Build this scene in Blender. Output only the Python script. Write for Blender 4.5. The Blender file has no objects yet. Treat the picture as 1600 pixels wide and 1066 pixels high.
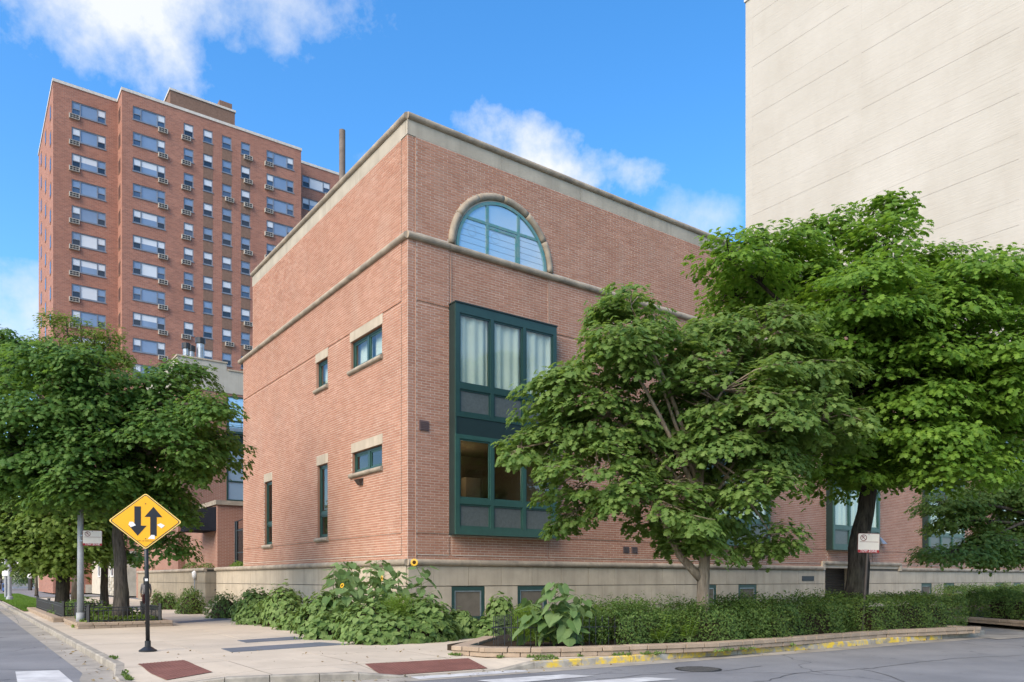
import bpy, bmesh, math, random
import numpy as np
from mathutils import Matrix, Vector

S = bpy.context.scene
COL = S.collection
R = math.radians
random.seed(7)
rng = np.random.default_rng(11)

# ------------------------------------------------------------------ camera
FPX, H = 1193.0, 1.48           # focal length in photo pixels, eye height above the pavement
cd = bpy.data.cameras.new('camera')
cam = bpy.data.objects.new('camera', cd)
COL.objects.link(cam)
cam.location = (0, 0, H)
cam.rotation_euler = (R(90), 0, 0)
cd.sensor_width = 36
cd.lens = FPX / 1600 * 36
cd.shift_y = (905 - 533) / 1600
cd.clip_end = 3000
S.camera = cam

# ------------------------------------------------------------------ light
SUN_EL, SUN_AZ = R(40), R(-145)          # azimuth from +Y towards +X
sund = bpy.data.lights.new('sun', 'SUN')
sund.energy = 1.5
sund.angle = R(45)
sund.color = (1.0, 0.87, 0.70)
sun = bpy.data.objects.new('sun', sund)
COL.objects.link(sun)
sdir = Vector((math.sin(SUN_AZ) * math.cos(SUN_EL), math.cos(SUN_AZ) * math.cos(SUN_EL), math.sin(SUN_EL)))
sun.rotation_euler = sdir.to_track_quat('Z', 'Y').to_euler()
sun.location = sdir * 200
S.view_settings.view_transform = 'Standard'
S.view_settings.look = 'None'
S.view_settings.gamma = 1
S.view_settings.use_curve_mapping = False
S.view_settings.exposure = 1.8

W = bpy.data.worlds.new('World')
S.world = W
W.use_nodes = True
nt = W.node_tree
nt.nodes.clear()
N = nt.nodes.new
L = nt.links.new


def wmath(op, a, b=None, c=None, clamp=False):
    n = N('ShaderNodeMath')
    n.operation = op
    n.use_clamp = clamp
    for i, x in enumerate((a, b, c)):
        if x is None:
            continue
        if isinstance(x, (int, float)):
            n.inputs[i].default_value = x
        else:
            L(x, n.inputs[i])
    return n.outputs[0]


wo = N('ShaderNodeOutputWorld')
bg = N('ShaderNodeBackground')
bg.inputs[1].default_value = 0.15
L(bg.outputs[0], wo.inputs[0])
sky = N('ShaderNodeTexSky')
sky.sky_type = 'NISHITA'
sky.sun_disc = False
sky.sun_elevation = SUN_EL
sky.sun_rotation = SUN_AZ
sky.air_density = 1.0
sky.dust_density = 0.9
sky.ozone_density = 2.0
hs = N('ShaderNodeHueSaturation')
hs.inputs['Saturation'].default_value = 1.34
hs.inputs['Value'].default_value = 0.64
L(sky.outputs[0], hs.inputs['Color'])
tc = N('ShaderNodeTexCoord')
sx = N('ShaderNodeSeparateXYZ')
L(tc.outputs['Generated'], sx.inputs[0])
az = wmath('ARCTAN2', sx.outputs[0], sx.outputs[1])
el = wmath('ARCSINE', sx.outputs[2])
nz = N('ShaderNodeTexNoise')
nz.inputs['Scale'].default_value = 7.0
nz.inputs['Detail'].default_value = 9.0
nz.inputs['Roughness'].default_value = 0.6
L(tc.outputs['Generated'], nz.inputs['Vector'])
nzl = N('ShaderNodeTexNoise')
nzl.inputs['Scale'].default_value = 2.6
nzl.inputs['Detail'].default_value = 3.0
L(tc.outputs['Generated'], nzl.inputs['Vector'])
# clouds in view, then unseen ones added for fill light: azimuth, elevation, half width, half height, tilt, density (degrees)
mask = None
for (a, e, wa, we, tl, den) in ((-30, 36.0, 16.5, 7.4, .10, 1.4), (-15.5, 36.2, 7.5, 3.9, .05, 1.1), (3.6, 28.2, 8.6, 3.0, -.22, 1.4),
                                (13.4, 24.6, 4.8, 2.2, -.2, .72), (-34.5, 15.5, 5.0, 3.8, 0, 1.0), (-10.4, 28.4, 1.6, .9, 0, .55),
                                (-70, 24, 22, 8, 0, 1.0), (75, 30, 25, 9, 0, 1.0), (120, 20, 30, 8, 0, 1.0), (170, 40, 26, 11, 0, 1.0), (-130, 30, 26, 9, 0, 1.0), (-100, 62, 40, 9, 0, 1.0), (40, 66, 50, 8, 0, 1.0)):
    da = wmath('SUBTRACT', az, R(a))
    de = wmath('SUBTRACT', wmath('SUBTRACT', el, R(e)), wmath('MULTIPLY', da, tl))
    q = wmath('ADD', wmath('POWER', wmath('ABSOLUTE', wmath('DIVIDE', da, R(wa))), 2.0), wmath('POWER', wmath('ABSOLUTE', wmath('DIVIDE', de, R(we))), 2.0))
    m = wmath('MULTIPLY', wmath('SUBTRACT', 1.0, q), 1.0)
    m = wmath('ADD', wmath('MULTIPLY', wmath('MAXIMUM', m, -1.2), .55), wmath('MULTIPLY', wmath('SUBTRACT', nz.outputs[0], .53), 3.2))
    m = wmath('MULTIPLY', wmath('SMOOTH_MIN', wmath('MAXIMUM', m, 0.0), 1.0, .3), den, clamp=True)
    mask = m if mask is None else wmath('MAXIMUM', mask, m)
cmix = N('ShaderNodeMix')
cmix.data_type = 'RGBA'
ccol = N('ShaderNodeValToRGB')
ccol.color_ramp.elements[0].position = .36
ccol.color_ramp.elements[0].color = (1.65, 1.78, 1.95, 1)
ccol.color_ramp.elements[1].position = .62
ccol.color_ramp.elements[1].color = (2.0, 2.02, 2.06, 1)
L(nzl.outputs[0], ccol.inputs[0])
L(mask, cmix.inputs['Factor'])
L(hs.outputs[0], cmix.inputs['A'])
L(ccol.outputs[0], cmix.inputs['B'])
L(cmix.outputs['Result'], bg.inputs[0])

# ------------------------------------------------------------------ place geometry (street grid turned 36 degrees)
TH = R(36)
U = np.array([math.cos(TH), math.sin(TH)])
V = np.array([-math.sin(TH), math.cos(TH)])
CY = 22.8
C0 = np.array([(637 - 800) / FPX * CY, CY])       # the brick building's street corner


def G(px, py, z=0.0):                            # a measured point of the photograph on the ground
    Y = FPX * (H - z) / (py - 905)
    return np.array([(px - 800) / FPX * Y, Y])


def at(px, py, Y):
    return Vector(((px - 800) / FPX * Y, Y, H + (905 - py) / FPX * Y))


def ra(px, b=0.0, org=C0):
    O = org + b * V
    r = (px - 800) / FPX
    return float(np.linalg.solve(np.array([[U[0], -r], [U[1], -1.0]]), -O)[0])


def lb(px, a=0.0, org=C0):
    O = org + a * U
    r = (px - 800) / FPX
    return float(np.linalg.solve(np.array([[V[0], -r], [V[1], -1.0]]), -O)[0])


def uv(a, b, org=C0):
    return org + a * U + b * V


# ------------------------------------------------------------------ materials
def new_mat(name):
    m = bpy.data.materials.new(name)
    m.use_nodes = True
    t = m.node_tree
    t.nodes.clear()
    return m, t


class NT:
    def __init__(s, t):
        s.t = t

    def n(s, typ, **k):
        o = s.t.nodes.new(typ)
        for a, b in k.items():
            setattr(o, a, b)
        return o

    def l(s, a, b):
        s.t.links.new(a, b)

    def mix(s, f, a, b, blend='MIX'):
        o = s.n('ShaderNodeMix', data_type='RGBA', blend_type=blend)
        for i, x in (('Factor', f), ('A', a), ('B', b)):
            if isinstance(x, (int, float)):
                o.inputs[i].default_value = x
            elif isinstance(x, tuple):
                o.inputs[i].default_value = (*x[:3], 1)
            else:
                s.l(x, o.inputs[i])
        return o.outputs['Result']

    def m(s, op, a, b=0.0, clamp=False):
        o = s.n('ShaderNodeMath', operation=op, use_clamp=clamp)
        for i, x in enumerate((a, b)):
            if isinstance(x, (int, float)):
                o.inputs[i].default_value = x
            else:
                s.l(x, o.inputs[i])
        return o.outputs[0]

    def noise(s, scale, detail=4, rough=.55, vec=None, stretch=None):
        o = s.n('ShaderNodeTexNoise')
        o.inputs['Scale'].default_value = scale
        o.inputs['Detail'].default_value = detail
        o.inputs['Roughness'].default_value = rough
        if vec is None:
            vec = s.pos()
        if stretch:
            mp = s.n('ShaderNodeMapping')
            mp.inputs['Scale'].default_value = stretch
            s.l(vec, mp.inputs[0])
            vec = mp.outputs[0]
        s.l(vec, o.inputs['Vector'])
        return o.outputs[0]

    def pos(s):
        if not hasattr(s, '_p'):
            s._p = s.n('ShaderNodeNewGeometry')
        return s._p.outputs['Position']

    def geo(s):
        s.pos()
        return s._p

    def ramp(s, f, p0, p1, c0=(0, 0, 0), c1=(1, 1, 1)):
        o = s.n('ShaderNodeValToRGB')
        e = o.color_ramp.elements
        e[0].position, e[0].color = p0, (*c0, 1)
        e[1].position, e[1].color = p1, (*c1, 1)
        s.l(f, o.inputs[0])
        return o.outputs[0]

    def bump(s, h, strength=.3, dist=.01):
        o = s.n('ShaderNodeBump')
        o.inputs['Strength'].default_value = strength
        o.inputs['Distance'].default_value = dist
        s.l(h, o.inputs['Height'])
        return o.outputs[0]

    def rnd(s):                                  # one number for each loose piece of a mesh and for each object
        oi = s.n('ShaderNodeObjectInfo')
        return s.m('FRACT', s.m('ADD', s.geo().outputs['Random Per Island'], oi.outputs['Random']))

    def out(s, sh):
        o = s.n('ShaderNodeOutputMaterial')
        s.l(sh, o.inputs[0])

    def bsdf(s, col, rough=.7, spec=.3, normal=None, metal=0.0):
        b = s.n('ShaderNodeBsdfPrincipled')
        for k, x in (('Base Color', col), ('Roughness', rough), ('Specular IOR Level', spec), ('Metallic', metal)):
            if isinstance(x, (int, float)):
                b.inputs[k].default_value = x
            elif isinstance(x, tuple):
                b.inputs[k].default_value = (*x[:3], 1)
            else:
                s.l(x, b.inputs[k])
        if normal is not None:
            s.l(normal, b.inputs['Normal'])
        return b.outputs[0]


def surf(name, col, rough=.7, spec=.3, var=.25, scale=3.0, dark=None, bump=.0, bscale=60, per_piece=0.0, streak=0.0, metal=0.0, spots=False):
    """plain surface with two scales of mottling, per-piece tone and rain streaks"""
    m, t = new_mat(name)
    k = NT(t)
    d = dark or tuple(c * (1 - var) for c in col)
    f = k.ramp(k.noise(scale, 6, .6), .35, .68)
    c = k.mix(f, d, col)
    f2 = k.noise(scale * 9, 4, .6)
    c = k.mix(k.m('MULTIPLY', f2, .35), c, tuple(x * .72 for x in col))
    if spots:
        c = k.mix(k.m('MULTIPLY', k.ramp(k.noise(7.0, 2, .5), .70, .73), .5), c, tuple(x * .35 for x in col))
        c = k.mix(k.m('MULTIPLY', k.ramp(k.noise(.35, 6, .65), .5, .7), .3), c, tuple(x * .55 for x in col))
    if streak:
        fs = k.ramp(k.noise(2.0, 5, .6, stretch=(2.2, 2.2, .12)), .48, .75)
        c = k.mix(k.m('MULTIPLY', fs, streak), c, tuple(x * .5 for x in col))
    if per_piece:
        c = k.mix(k.m('MULTIPLY', k.rnd(), per_piece), c, tuple(x * .6 for x in col))
    nrm = k.bump(k.noise(bscale, 5, .6), .5, bump) if bump else None
    k.out(k.bsdf(c, rough, spec, nrm, metal))
    return m


def brick_mat(name, c1, c2, c3):
    m, t = new_mat(name)
    k = NT(t)
    r = k.rnd()
    o = k.n('ShaderNodeValToRGB')
    e = o.color_ramp.elements
    e[0].position, e[0].color = 0, (*c1, 1)
    e[1].position, e[1].color = .97, (*c3, 1)
    x = e.new(.55)
    x.color = (*c2, 1)
    k.l(r, o.inputs[0])
    c = k.mix(k.m('MULTIPLY', k.noise(55, 4), .5), o.outputs[0], tuple(x * .6 for x in c2))
    c = k.mix(k.m('MULTIPLY', k.ramp(k.noise(.55, 5, .6), .42, .72), .45), c, tuple(x * .62 for x in c2))
    c = k.mix(k.m('MULTIPLY', k.ramp(k.noise(1.3, 5, .6, stretch=(1, 1, .35)), .5, .75), .25), c, (.42, .3, .23))
    k.out(k.bsdf(c, .85, .2, k.bump(k.noise(140, 4), .5, .004)))
    return m


def leaf_mat(name, base, light, trans=.35, rough=.55):
    m, t = new_mat(name)
    k = NT(t)
    r = k.rnd()
    c = k.mix(r, base, light)
    c = k.mix(k.m('MULTIPLY', k.ramp(k.noise(.9, 3), .35, .7), .35), c, tuple(x * .65 for x in base))
    b = k.bsdf(c, rough, .2)
    tr = k.n('ShaderNodeBsdfTranslucent')
    k.l(k.mix(.6, c, (light[0] * 1.5, light[1] * 1.5, light[2] * .8)), tr.inputs[0])
    mx = k.n('ShaderNodeMixShader')
    mx.inputs[0].default_value = trans
    k.l(b, mx.inputs[1])
    k.l(tr.outputs[0], mx.inputs[2])
    k.out(mx.outputs[0])
    return m


def glass_mat(name, tint=(.85, .9, .88), base_refl=.03):
    m, t = new_mat(name)
    k = NT(t)
    fr = k.n('ShaderNodeFresnel')
    fr.inputs[0].default_value = 1.5
    f = k.m('ADD', k.m('MULTIPLY', fr.outputs[0], 1.1), base_refl, clamp=True)
    f = k.m('MULTIPLY', f, k.m('SUBTRACT', 1.0, k.geo().outputs['Backfacing']))
    tb = k.n('ShaderNodeBsdfTransparent')
    tb.inputs[0].default_value = (*tint, 1)
    gb = k.n('ShaderNodeBsdfGlossy')
    gb.inputs['Roughness'].default_value = .015
    gb.inputs['Color'].default_value = (.95, .97, 1, 1)
    mx = k.n('ShaderNodeMixShader')
    k.l(f, mx.inputs[0])
    k.l(tb.outputs[0], mx.inputs[1])
    k.l(gb.outputs[0], mx.inputs[2])
    k.out(mx.outputs[0])
    return m


M = {}
M['brick'] = brick_mat('building brick', (.362, .170, .108), (.412, .205, .132), (.455, .238, .16))
M['mortar'] = surf('mortar', (.70, .585, .475), .9, .1, .25, 2.0)
M['sealant'] = surf('joint sealant', (.42, .29, .225), .9, .1)
M['limestone_old'] = surf('old terrace stone', (.37, .31, .22), .85, .2, .3, 1.4, bump=.004, per_piece=.25, streak=.6)
M['limestone'] = surf('limestone', (.50, .425, .32), .85, .2, .25, 1.4, bump=.004, per_piece=.25, streak=.5)
M['limestone_roll'] = surf('limestone rolls', (.44, .365, .27), .85, .2, .5, 2.3, bump=.004, per_piece=.3, streak=.35, dark=(.20, .17, .135))
M['frieze'] = surf('frieze concrete', (.44, .39, .305), .85, .2, .25, 1.2, bump=.003, per_piece=.12, streak=.45)
M['joint'] = surf('stone joint', (.16, .14, .11), .95, .1)
M['green'] = surf('green window paint', (.018, .054, .045), .38, .5, .2, 4)
M['green2'] = surf('green window paint faded', (.028, .084, .066), .38, .5, .2, 4)
M['green_dark'] = surf('dark green cladding', (.014, .030, .028), .45, .4, .2, 3)
M['teal'] = surf('teal window paint', (.05, .22, .22), .45, .4, .45, 7, dark=(.17, .25, .24))
M['glass'] = glass_mat('window glass')
M['mesh_glass'] = surf('glass with insect screen', (.095, .11, .105), .35, .5, .3, 12)
def sky_glass(name, col, refl):
    m, t = new_mat(name)
    k = NT(t)
    d = k.bsdf(k.mix(k.noise(1.2, 3), col, tuple(c * .8 for c in col)), .5, .3)
    g = k.n('ShaderNodeBsdfGlossy')
    g.inputs['Roughness'].default_value = .03
    mx = k.n('ShaderNodeMixShader')
    mx.inputs[0].default_value = refl
    k.l(d, mx.inputs[1])
    k.l(g.outputs[0], mx.inputs[2])
    k.out(mx.outputs[0])
    return m


M['archglass'] = sky_glass('sky blue arch glass', (.33, .50, .62), .40)  # blue of the reflected sky is partly put into the base colour
M['lead'] = surf('leaded line', (.24, .30, .34), .5, .4)
M['curtain'] = surf('white curtain', (.78, .76, .68), .9, .1, .1, 2)
def emit_mat(name, col, st_):
    m, t = new_mat(name)
    k = NT(t)
    e = k.n('ShaderNodeEmission')
    e.inputs[0].default_value = (*col, 1)
    e.inputs[1].default_value = st_
    k.out(e.outputs[0])
    return m


M['lamp_glow'] = emit_mat('lit lamp', (1, .72, .4), 2.5)
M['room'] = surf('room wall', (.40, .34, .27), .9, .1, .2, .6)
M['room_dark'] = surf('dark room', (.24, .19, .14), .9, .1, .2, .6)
M['dark_metal'] = surf('dark metal', (.022, .023, .026), .5, .5, .3, 6)
M['lid_metal'] = surf('worn cover metal', (.075, .072, .07), .6, .4, .3, 9)
M['iron'] = surf('black iron', (.014, .015, .017), .45, .5, .3, 9)
M['bronze'] = surf('bronze metal', (.06, .045, .035), .5, .4)
M['vent'] = surf('vent metal', (.13, .085, .08), .6, .4)
M['pole_grey'] = surf('grey pole', (.36, .37, .37), .5, .4, .3, 3, streak=.3)
M['zinc'] = surf('zinc flue', (.42, .45, .47), .4, .5, .4, 4, metal=.6)
M['stack'] = surf('stack pipe', (.20, .165, .14), .8, .2, .4, 3)
M['stucco'] = surf('stucco', (.46, .43, .36), .9, .1, .2, .8, bump=.003, streak=.25)
M['concrete'] = surf('pavement concrete', (.56, .475, .365), .88, .2, .17, .9, bump=.002, bscale=90, per_piece=.2, spots=True)
M['kerb'] = surf('kerb concrete', (.38, .34, .275), .9, .2, .5, 3.5, bump=.004, dark=(.20, .18, .15))
M['gutter'] = surf('gutter concrete', (.40, .36, .30), .9, .2, .45, 1.6, bump=.003, spots=True)
M['slate'] = surf('slate slab', (.135, .155, .18), .6, .4, .2, 2, per_piece=.35, bump=.001)
M['pad'] = surf('tactile pad', (.20, .085, .065), .75, .3, .3, 3)
M['paver'] = surf('planter block', (.42, .32, .23), .9, .15, .28, 4, bump=.006, per_piece=.5)
M['soil'] = surf('soil', (.055, .04, .028), 1, .05, .5, 6, bump=.02, bscale=25)
M['ground'] = surf('ground', (.22, .2, .17), .95, .1, .3, .2)
M['whitepaint'] = surf('road paint', (.60, .59, .565), .8, .2, .2, 3, dark=(.38, .37, .36))
M['grass'] = leaf_mat('lawn grass', (.10, .20, .025), (.15, .26, .04), .3)
M['bark_dark'] = None
M['white'] = surf('white plate', (.74, .72, .68), .5, .4, .06, 6)
M['offwhite'] = surf('grimy sign white', (.62, .57, .49), .5, .4, .08, 6)
M['red'] = surf('sign red', (.30, .012, .012), .5, .4, .1, 6)
M['maroon'] = surf('sign maroon', (.14, .012, .012), .5, .4, .1, 6)
M['yellow'] = surf('sign yellow', (.86, .40, .004), .4, .45, .05, 4)
M['yellow_edge'] = surf('sign edge', (.86, .58, .16), .4, .45, .05, 4)
M['black'] = surf('sign black', (.012, .013, .018), .45, .4)
M['petal'] = surf('yellow petals', (.85, .48, .01), .6, .3, .2, 30)
M['disc'] = surf('flower disc', (.06, .03, .01), .9, .1, .4, 90)
M['stem'] = surf('green stem', (.12, .18, .05), .7, .3)
M['tower_frame'] = surf('tower window frames', (.19, .22, .27), .5, .4)
M['tower_glass'] = surf('tower glass', (.06, .10, .17), .04, .9, .3, .25)
M['tower_glass_dark'] = surf('tower glass dark', (.02, .03, .045), .05, .7, .3, .25)
M['tower_pane'] = surf('tower picture pane', (.20, .29, .43), .06, .7, .25, .3)
M['blind'] = surf('blind', (.62, .66, .70), .35, .4, .1, .5)
M['ac'] = surf('air conditioner', (.46, .43, .37), .6, .3, .2, 3)
M['ac_dark'] = surf('air conditioner grille', (.03, .03, .032), .6, .3)
M['tower_cap'] = surf('tower coping', (.62, .58, .52), .8, .2)
M['spandrel'] = surf('spandrel brick', (.235, .15, .112), .9, .1, .3, 5)
M['skin'] = surf('skin', (.35, .2, .14), .6, .3)
M['hair'] = surf('black hair', (.012, .01, .009), .5, .4)
M['shirt'] = surf('grey shirt', (.22, .21, .21), .9, .1)
M['trousers'] = surf('dark red trousers', (.05, .02, .022), .9, .1)
M['bag'] = surf('grey bag', (.16, .15, .15), .8, .2)
M['blue'] = surf('blue box', (.03, .09, .26), .5, .4)
M['palestone'] = surf('pale stone', (.58, .52, .42), .9, .1, .25, 2, per_piece=.4)
M['darkbrown'] = surf('brown joint strip', (.2, .12, .09), .9, .1)
M['awning'] = surf('black awning', (.012, .013, .018), .9, .1)


def wall_brick_texture(name, c1, c2, mort, bw, bh, ang=TH):
    m, t = new_mat(name)
    k = NT(t)
    o = k.n('ShaderNodeObjectInfo')
    tcn = k.n('ShaderNodeTexCoord')
    s = k.n('ShaderNodeSeparateXYZ')
    k.l(tcn.outputs['Object'], s.inputs[0])
    cb = k.n('ShaderNodeCombineXYZ')
    k.l(k.m('ADD', s.outputs[0], s.outputs[1]), cb.inputs[0])
    k.l(s.outputs[2], cb.inputs[1])
    b = k.n('ShaderNodeTexBrick')
    b.inputs['Color1'].default_value = (*c1, 1)
    b.inputs['Color2'].default_value = (*c2, 1)
    b.inputs['Mortar'].default_value = (*mort, 1)
    b.inputs['Scale'].default_value = 1
    b.inputs['Mortar Size'].default_value = .011
    b.inputs['Mortar Smooth'].default_value = .3
    b.inputs['Brick Width'].default_value = bw
    b.inputs['Row Height'].default_value = bh
    k.l(cb.outputs[0], b.inputs['Vector'])
    c = k.mix(k.m('MULTIPLY', k.ramp(k.noise(.35, 6, .65), .4, .7), .4), b.outputs['Color'], tuple(x * .62 for x in c1))
    c = k.mix(k.m('MULTIPLY', k.noise(2.2, 4), .35), c, tuple(x * .75 for x in c2))
    k.out(k.bsdf(c, .9, .15, k.bump(b.outputs['Fac'], .35, .008)))
    return m


M['tower_brick'] = wall_brick_texture('tower brick', (.39, .180, .126), (.265, .124, .092), (.40, .30, .235), .42, .14)
M['wing_brick'] = wall_brick_texture('wing brick', (.36, .17, .115), (.30, .14, .095), (.45, .35, .27), .3, .081)
M['far_brick'] = wall_brick_texture('far brick', (.42, .17, .10), (.36, .14, .085), (.45, .3, .2), .25, .08)


def asphalt():
    m, t = new_mat('asphalt')
    k = NT(t)
    c = k.mix(k.ramp(k.noise(.45, 6, .62), .35, .7), (.135, .135, .14), (.215, .212, .212))
    c = k.mix(k.m('MULTIPLY', k.ramp(k.noise(160, 3), .45, .7), .5), c, (.27, .26, .25))
    c = k.mix(k.ramp(k.noise(1.5, 6, .7), .63, .7), c, (.08, .08, .085))
    # tar-filled cracks
    vo = k.n('ShaderNodeTexVoronoi', feature='DISTANCE_TO_EDGE')
    vo.inputs['Scale'].default_value = .13
    wv = k.n('ShaderNodeVectorMath', operation='ADD')
    nn = k.n('ShaderNodeTexNoise')
    nn.inputs['Scale'].default_value = .9
    k.l(k.pos(), nn.inputs['Vector'])
    k.l(k.pos(), wv.inputs[0])
    k.l(nn.outputs['Color'], wv.inputs[1])
    k.l(wv.outputs[0], vo.inputs['Vector'])
    cr = k.ramp(vo.outputs['Distance'], .0012, .0026, (1, 1, 1), (0, 0, 0))
    c = k.mix(k.m('MULTIPLY', cr, .6), c, (.035, .035, .037))
    k.out(k.bsdf(c, .85, .3, k.bump(k.noise(220, 3), .6, .006)))
    return m


M['asphalt'] = asphalt()
M['tar'] = surf('tar seal', (.045, .045, .047), .6, .4, .3, 5)


def yellow_kerb():
    m, t = new_mat('worn yellow kerb paint')
    k = NT(t)
    c0 = k.mix(k.ramp(k.noise(3.5, 6), .35, .7), (.25, .22, .18), (.44, .40, .33))
    f = k.ramp(k.noise(4.5, 7, .72), .45, .60)
    c = k.mix(f, c0, k.mix(k.noise(12, 4), (.60, .40, .03), (.72, .50, .07)))
    k.out(k.bsdf(c, .85, .2, k.bump(k.noise(70, 5), .5, .004)))
    return m


M['yellowkerb'] = yellow_kerb()


def bark(name, c1, c2, c3):
    m, t = new_mat(name)
    k = NT(t)
    n1 = k.noise(9, 7, .7, stretch=(1.6, 1.6, .22))
    c = k.mix(k.ramp(n1, .38, .62), c1, c2)
    c = k.mix(k.m('MULTIPLY', k.ramp(k.noise(1.3, 4), .5, .75), .6), c, c3)
    k.out(k.bsdf(c, .95, .1, k.bump(n1, 1.0, .05)))
    return m


M['bark_dark'] = bark('dark ridged bark', (.018, .016, .013), (.068, .058, .046), (.095, .088, .058))
M['bark_sunlit'] = bark('sunlit smooth bark', (.19, .145, .105), (.34, .27, .20), (.27, .23, .15))  # sunlight on the forked trunk is put into this lighter bark colour
M['bark_mid'] = bark('grey brown bark', (.05, .042, .034), (.13, .108, .085), (.10, .09, .06))


def whitewall():
    m, t = new_mat('old white paint on brick')
    k = NT(t)
    c = k.mix(k.ramp(k.noise(.16, 6, .65), .35, .7), (.385, .362, .315), (.435, .413, .367))
    c = k.mix(k.m('MULTIPLY', k.ramp(k.noise(.5, 7, .7, stretch=(1, 1, .4)), .46, .74), .22), c, (.30, .265, .215))
    c = k.mix(k.ramp(k.noise(1.1, 8, .75), .73, .76), c, (.16, .13, .1))
    h = k.noise(1.0, 3, .6, stretch=(.6, .6, 7))
    k.out(k.bsdf(c, .9, .15, k.bump(h, .45, .05)))
    return m


M['whitewall'] = whitewall()
M['leafA'] = leaf_mat('maple leaves, grey green', (.088, .165, .036), (.205, .29, .075), .48)
M['leafB'] = leaf_mat('maple leaves, bright green', (.085, .175, .024), (.19, .31, .040), .48)
M['leafC'] = leaf_mat('maple leaves, deep green', (.058, .138, .030), (.145, .240, .052), .48)
M['leafD'] = leaf_mat('young leaves, yellow green', (.11, .18, .030), (.19, .26, .055), .45)
M['leafE'] = leaf_mat('dark shrub leaves', (.055, .11, .028), (.145, .215, .05), .34)
M['leafF'] = leaf_mat('hedge leaves', (.055, .11, .025), (.15, .21, .045), .3)
M['leafV'] = leaf_mat('vine leaves', (.088, .155, .036), (.20, .28, .085), .3)
M['leafS'] = leaf_mat('sunflower leaves', (.085, .155, .045), (.18, .255, .10), .32)
M['leafY'] = leaf_mat('feathery yellow green foliage', (.11, .19, .018), (.19, .28, .04), .4)
M['leafFar'] = leaf_mat('distant tree leaves', (.045, .095, .03), (.10, .16, .05), .3)
M['twig'] = surf('dark foliage core', (.06, .045, .03), 1, .05)  # dark solid cores inside foliage, its inner shade put into colour


# ------------------------------------------------------------------ builders
def fast_mesh(name, verts, faces, mats, midx=None, smooth=False):
    """verts (n,3); faces (m,k) int array"""
    me = bpy.data.meshes.new(name)
    verts = np.asarray(verts, dtype=np.float32)
    faces = np.asarray(faces, dtype=np.int32)
    n, k = faces.shape
    me.vertices.add(len(verts))
    me.vertices.foreach_set('co', verts.ravel())
    me.loops.add(n * k)
    me.loops.foreach_set('vertex_index', faces.ravel())
    me.polygons.add(n)
    me.polygons.foreach_set('loop_start', np.arange(0, n * k, k, dtype=np.int32))
    me.polygons.foreach_set('loop_total', np.full(n, k, dtype=np.int32))
    if midx is not None:
        me.polygons.foreach_set('material_index', np.asarray(midx, dtype=np.int32))
    me.polygons.foreach_set('use_smooth', np.full(n, bool(smooth)))
    for m in (mats if isinstance(mats, (list, tuple)) else [mats]):
        me.materials.append(M[m] if isinstance(m, str) else m)
    me.update(calc_edges=True)
    me.validate()
    return me


def link(name, me, parent=None, loc=(0, 0, 0), rot=(0, 0, 0), kind=None):
    o = bpy.data.objects.new(name, me)
    COL.objects.link(o)
    o.location = loc
    o.rotation_euler = rot
    if parent:
        o.parent = parent
    if kind:
        o['kind'] = kind
    return o


def thing(name, label, cat, loc=(0, 0, 0), rz=0.0, group=None):
    o = bpy.data.objects.new(name, None)
    COL.objects.link(o)
    o.empty_display_size = .2
    o.location = loc if len(loc) == 3 else (loc[0], loc[1], 0)
    o.rotation_euler = (0, 0, rz)
    tag(o, label, cat, group)
    return o


def tag(o, label, cat, group=None):
    o['label'] = label
    o['category'] = cat
    if group:
        o['group'] = group
    return o


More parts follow.
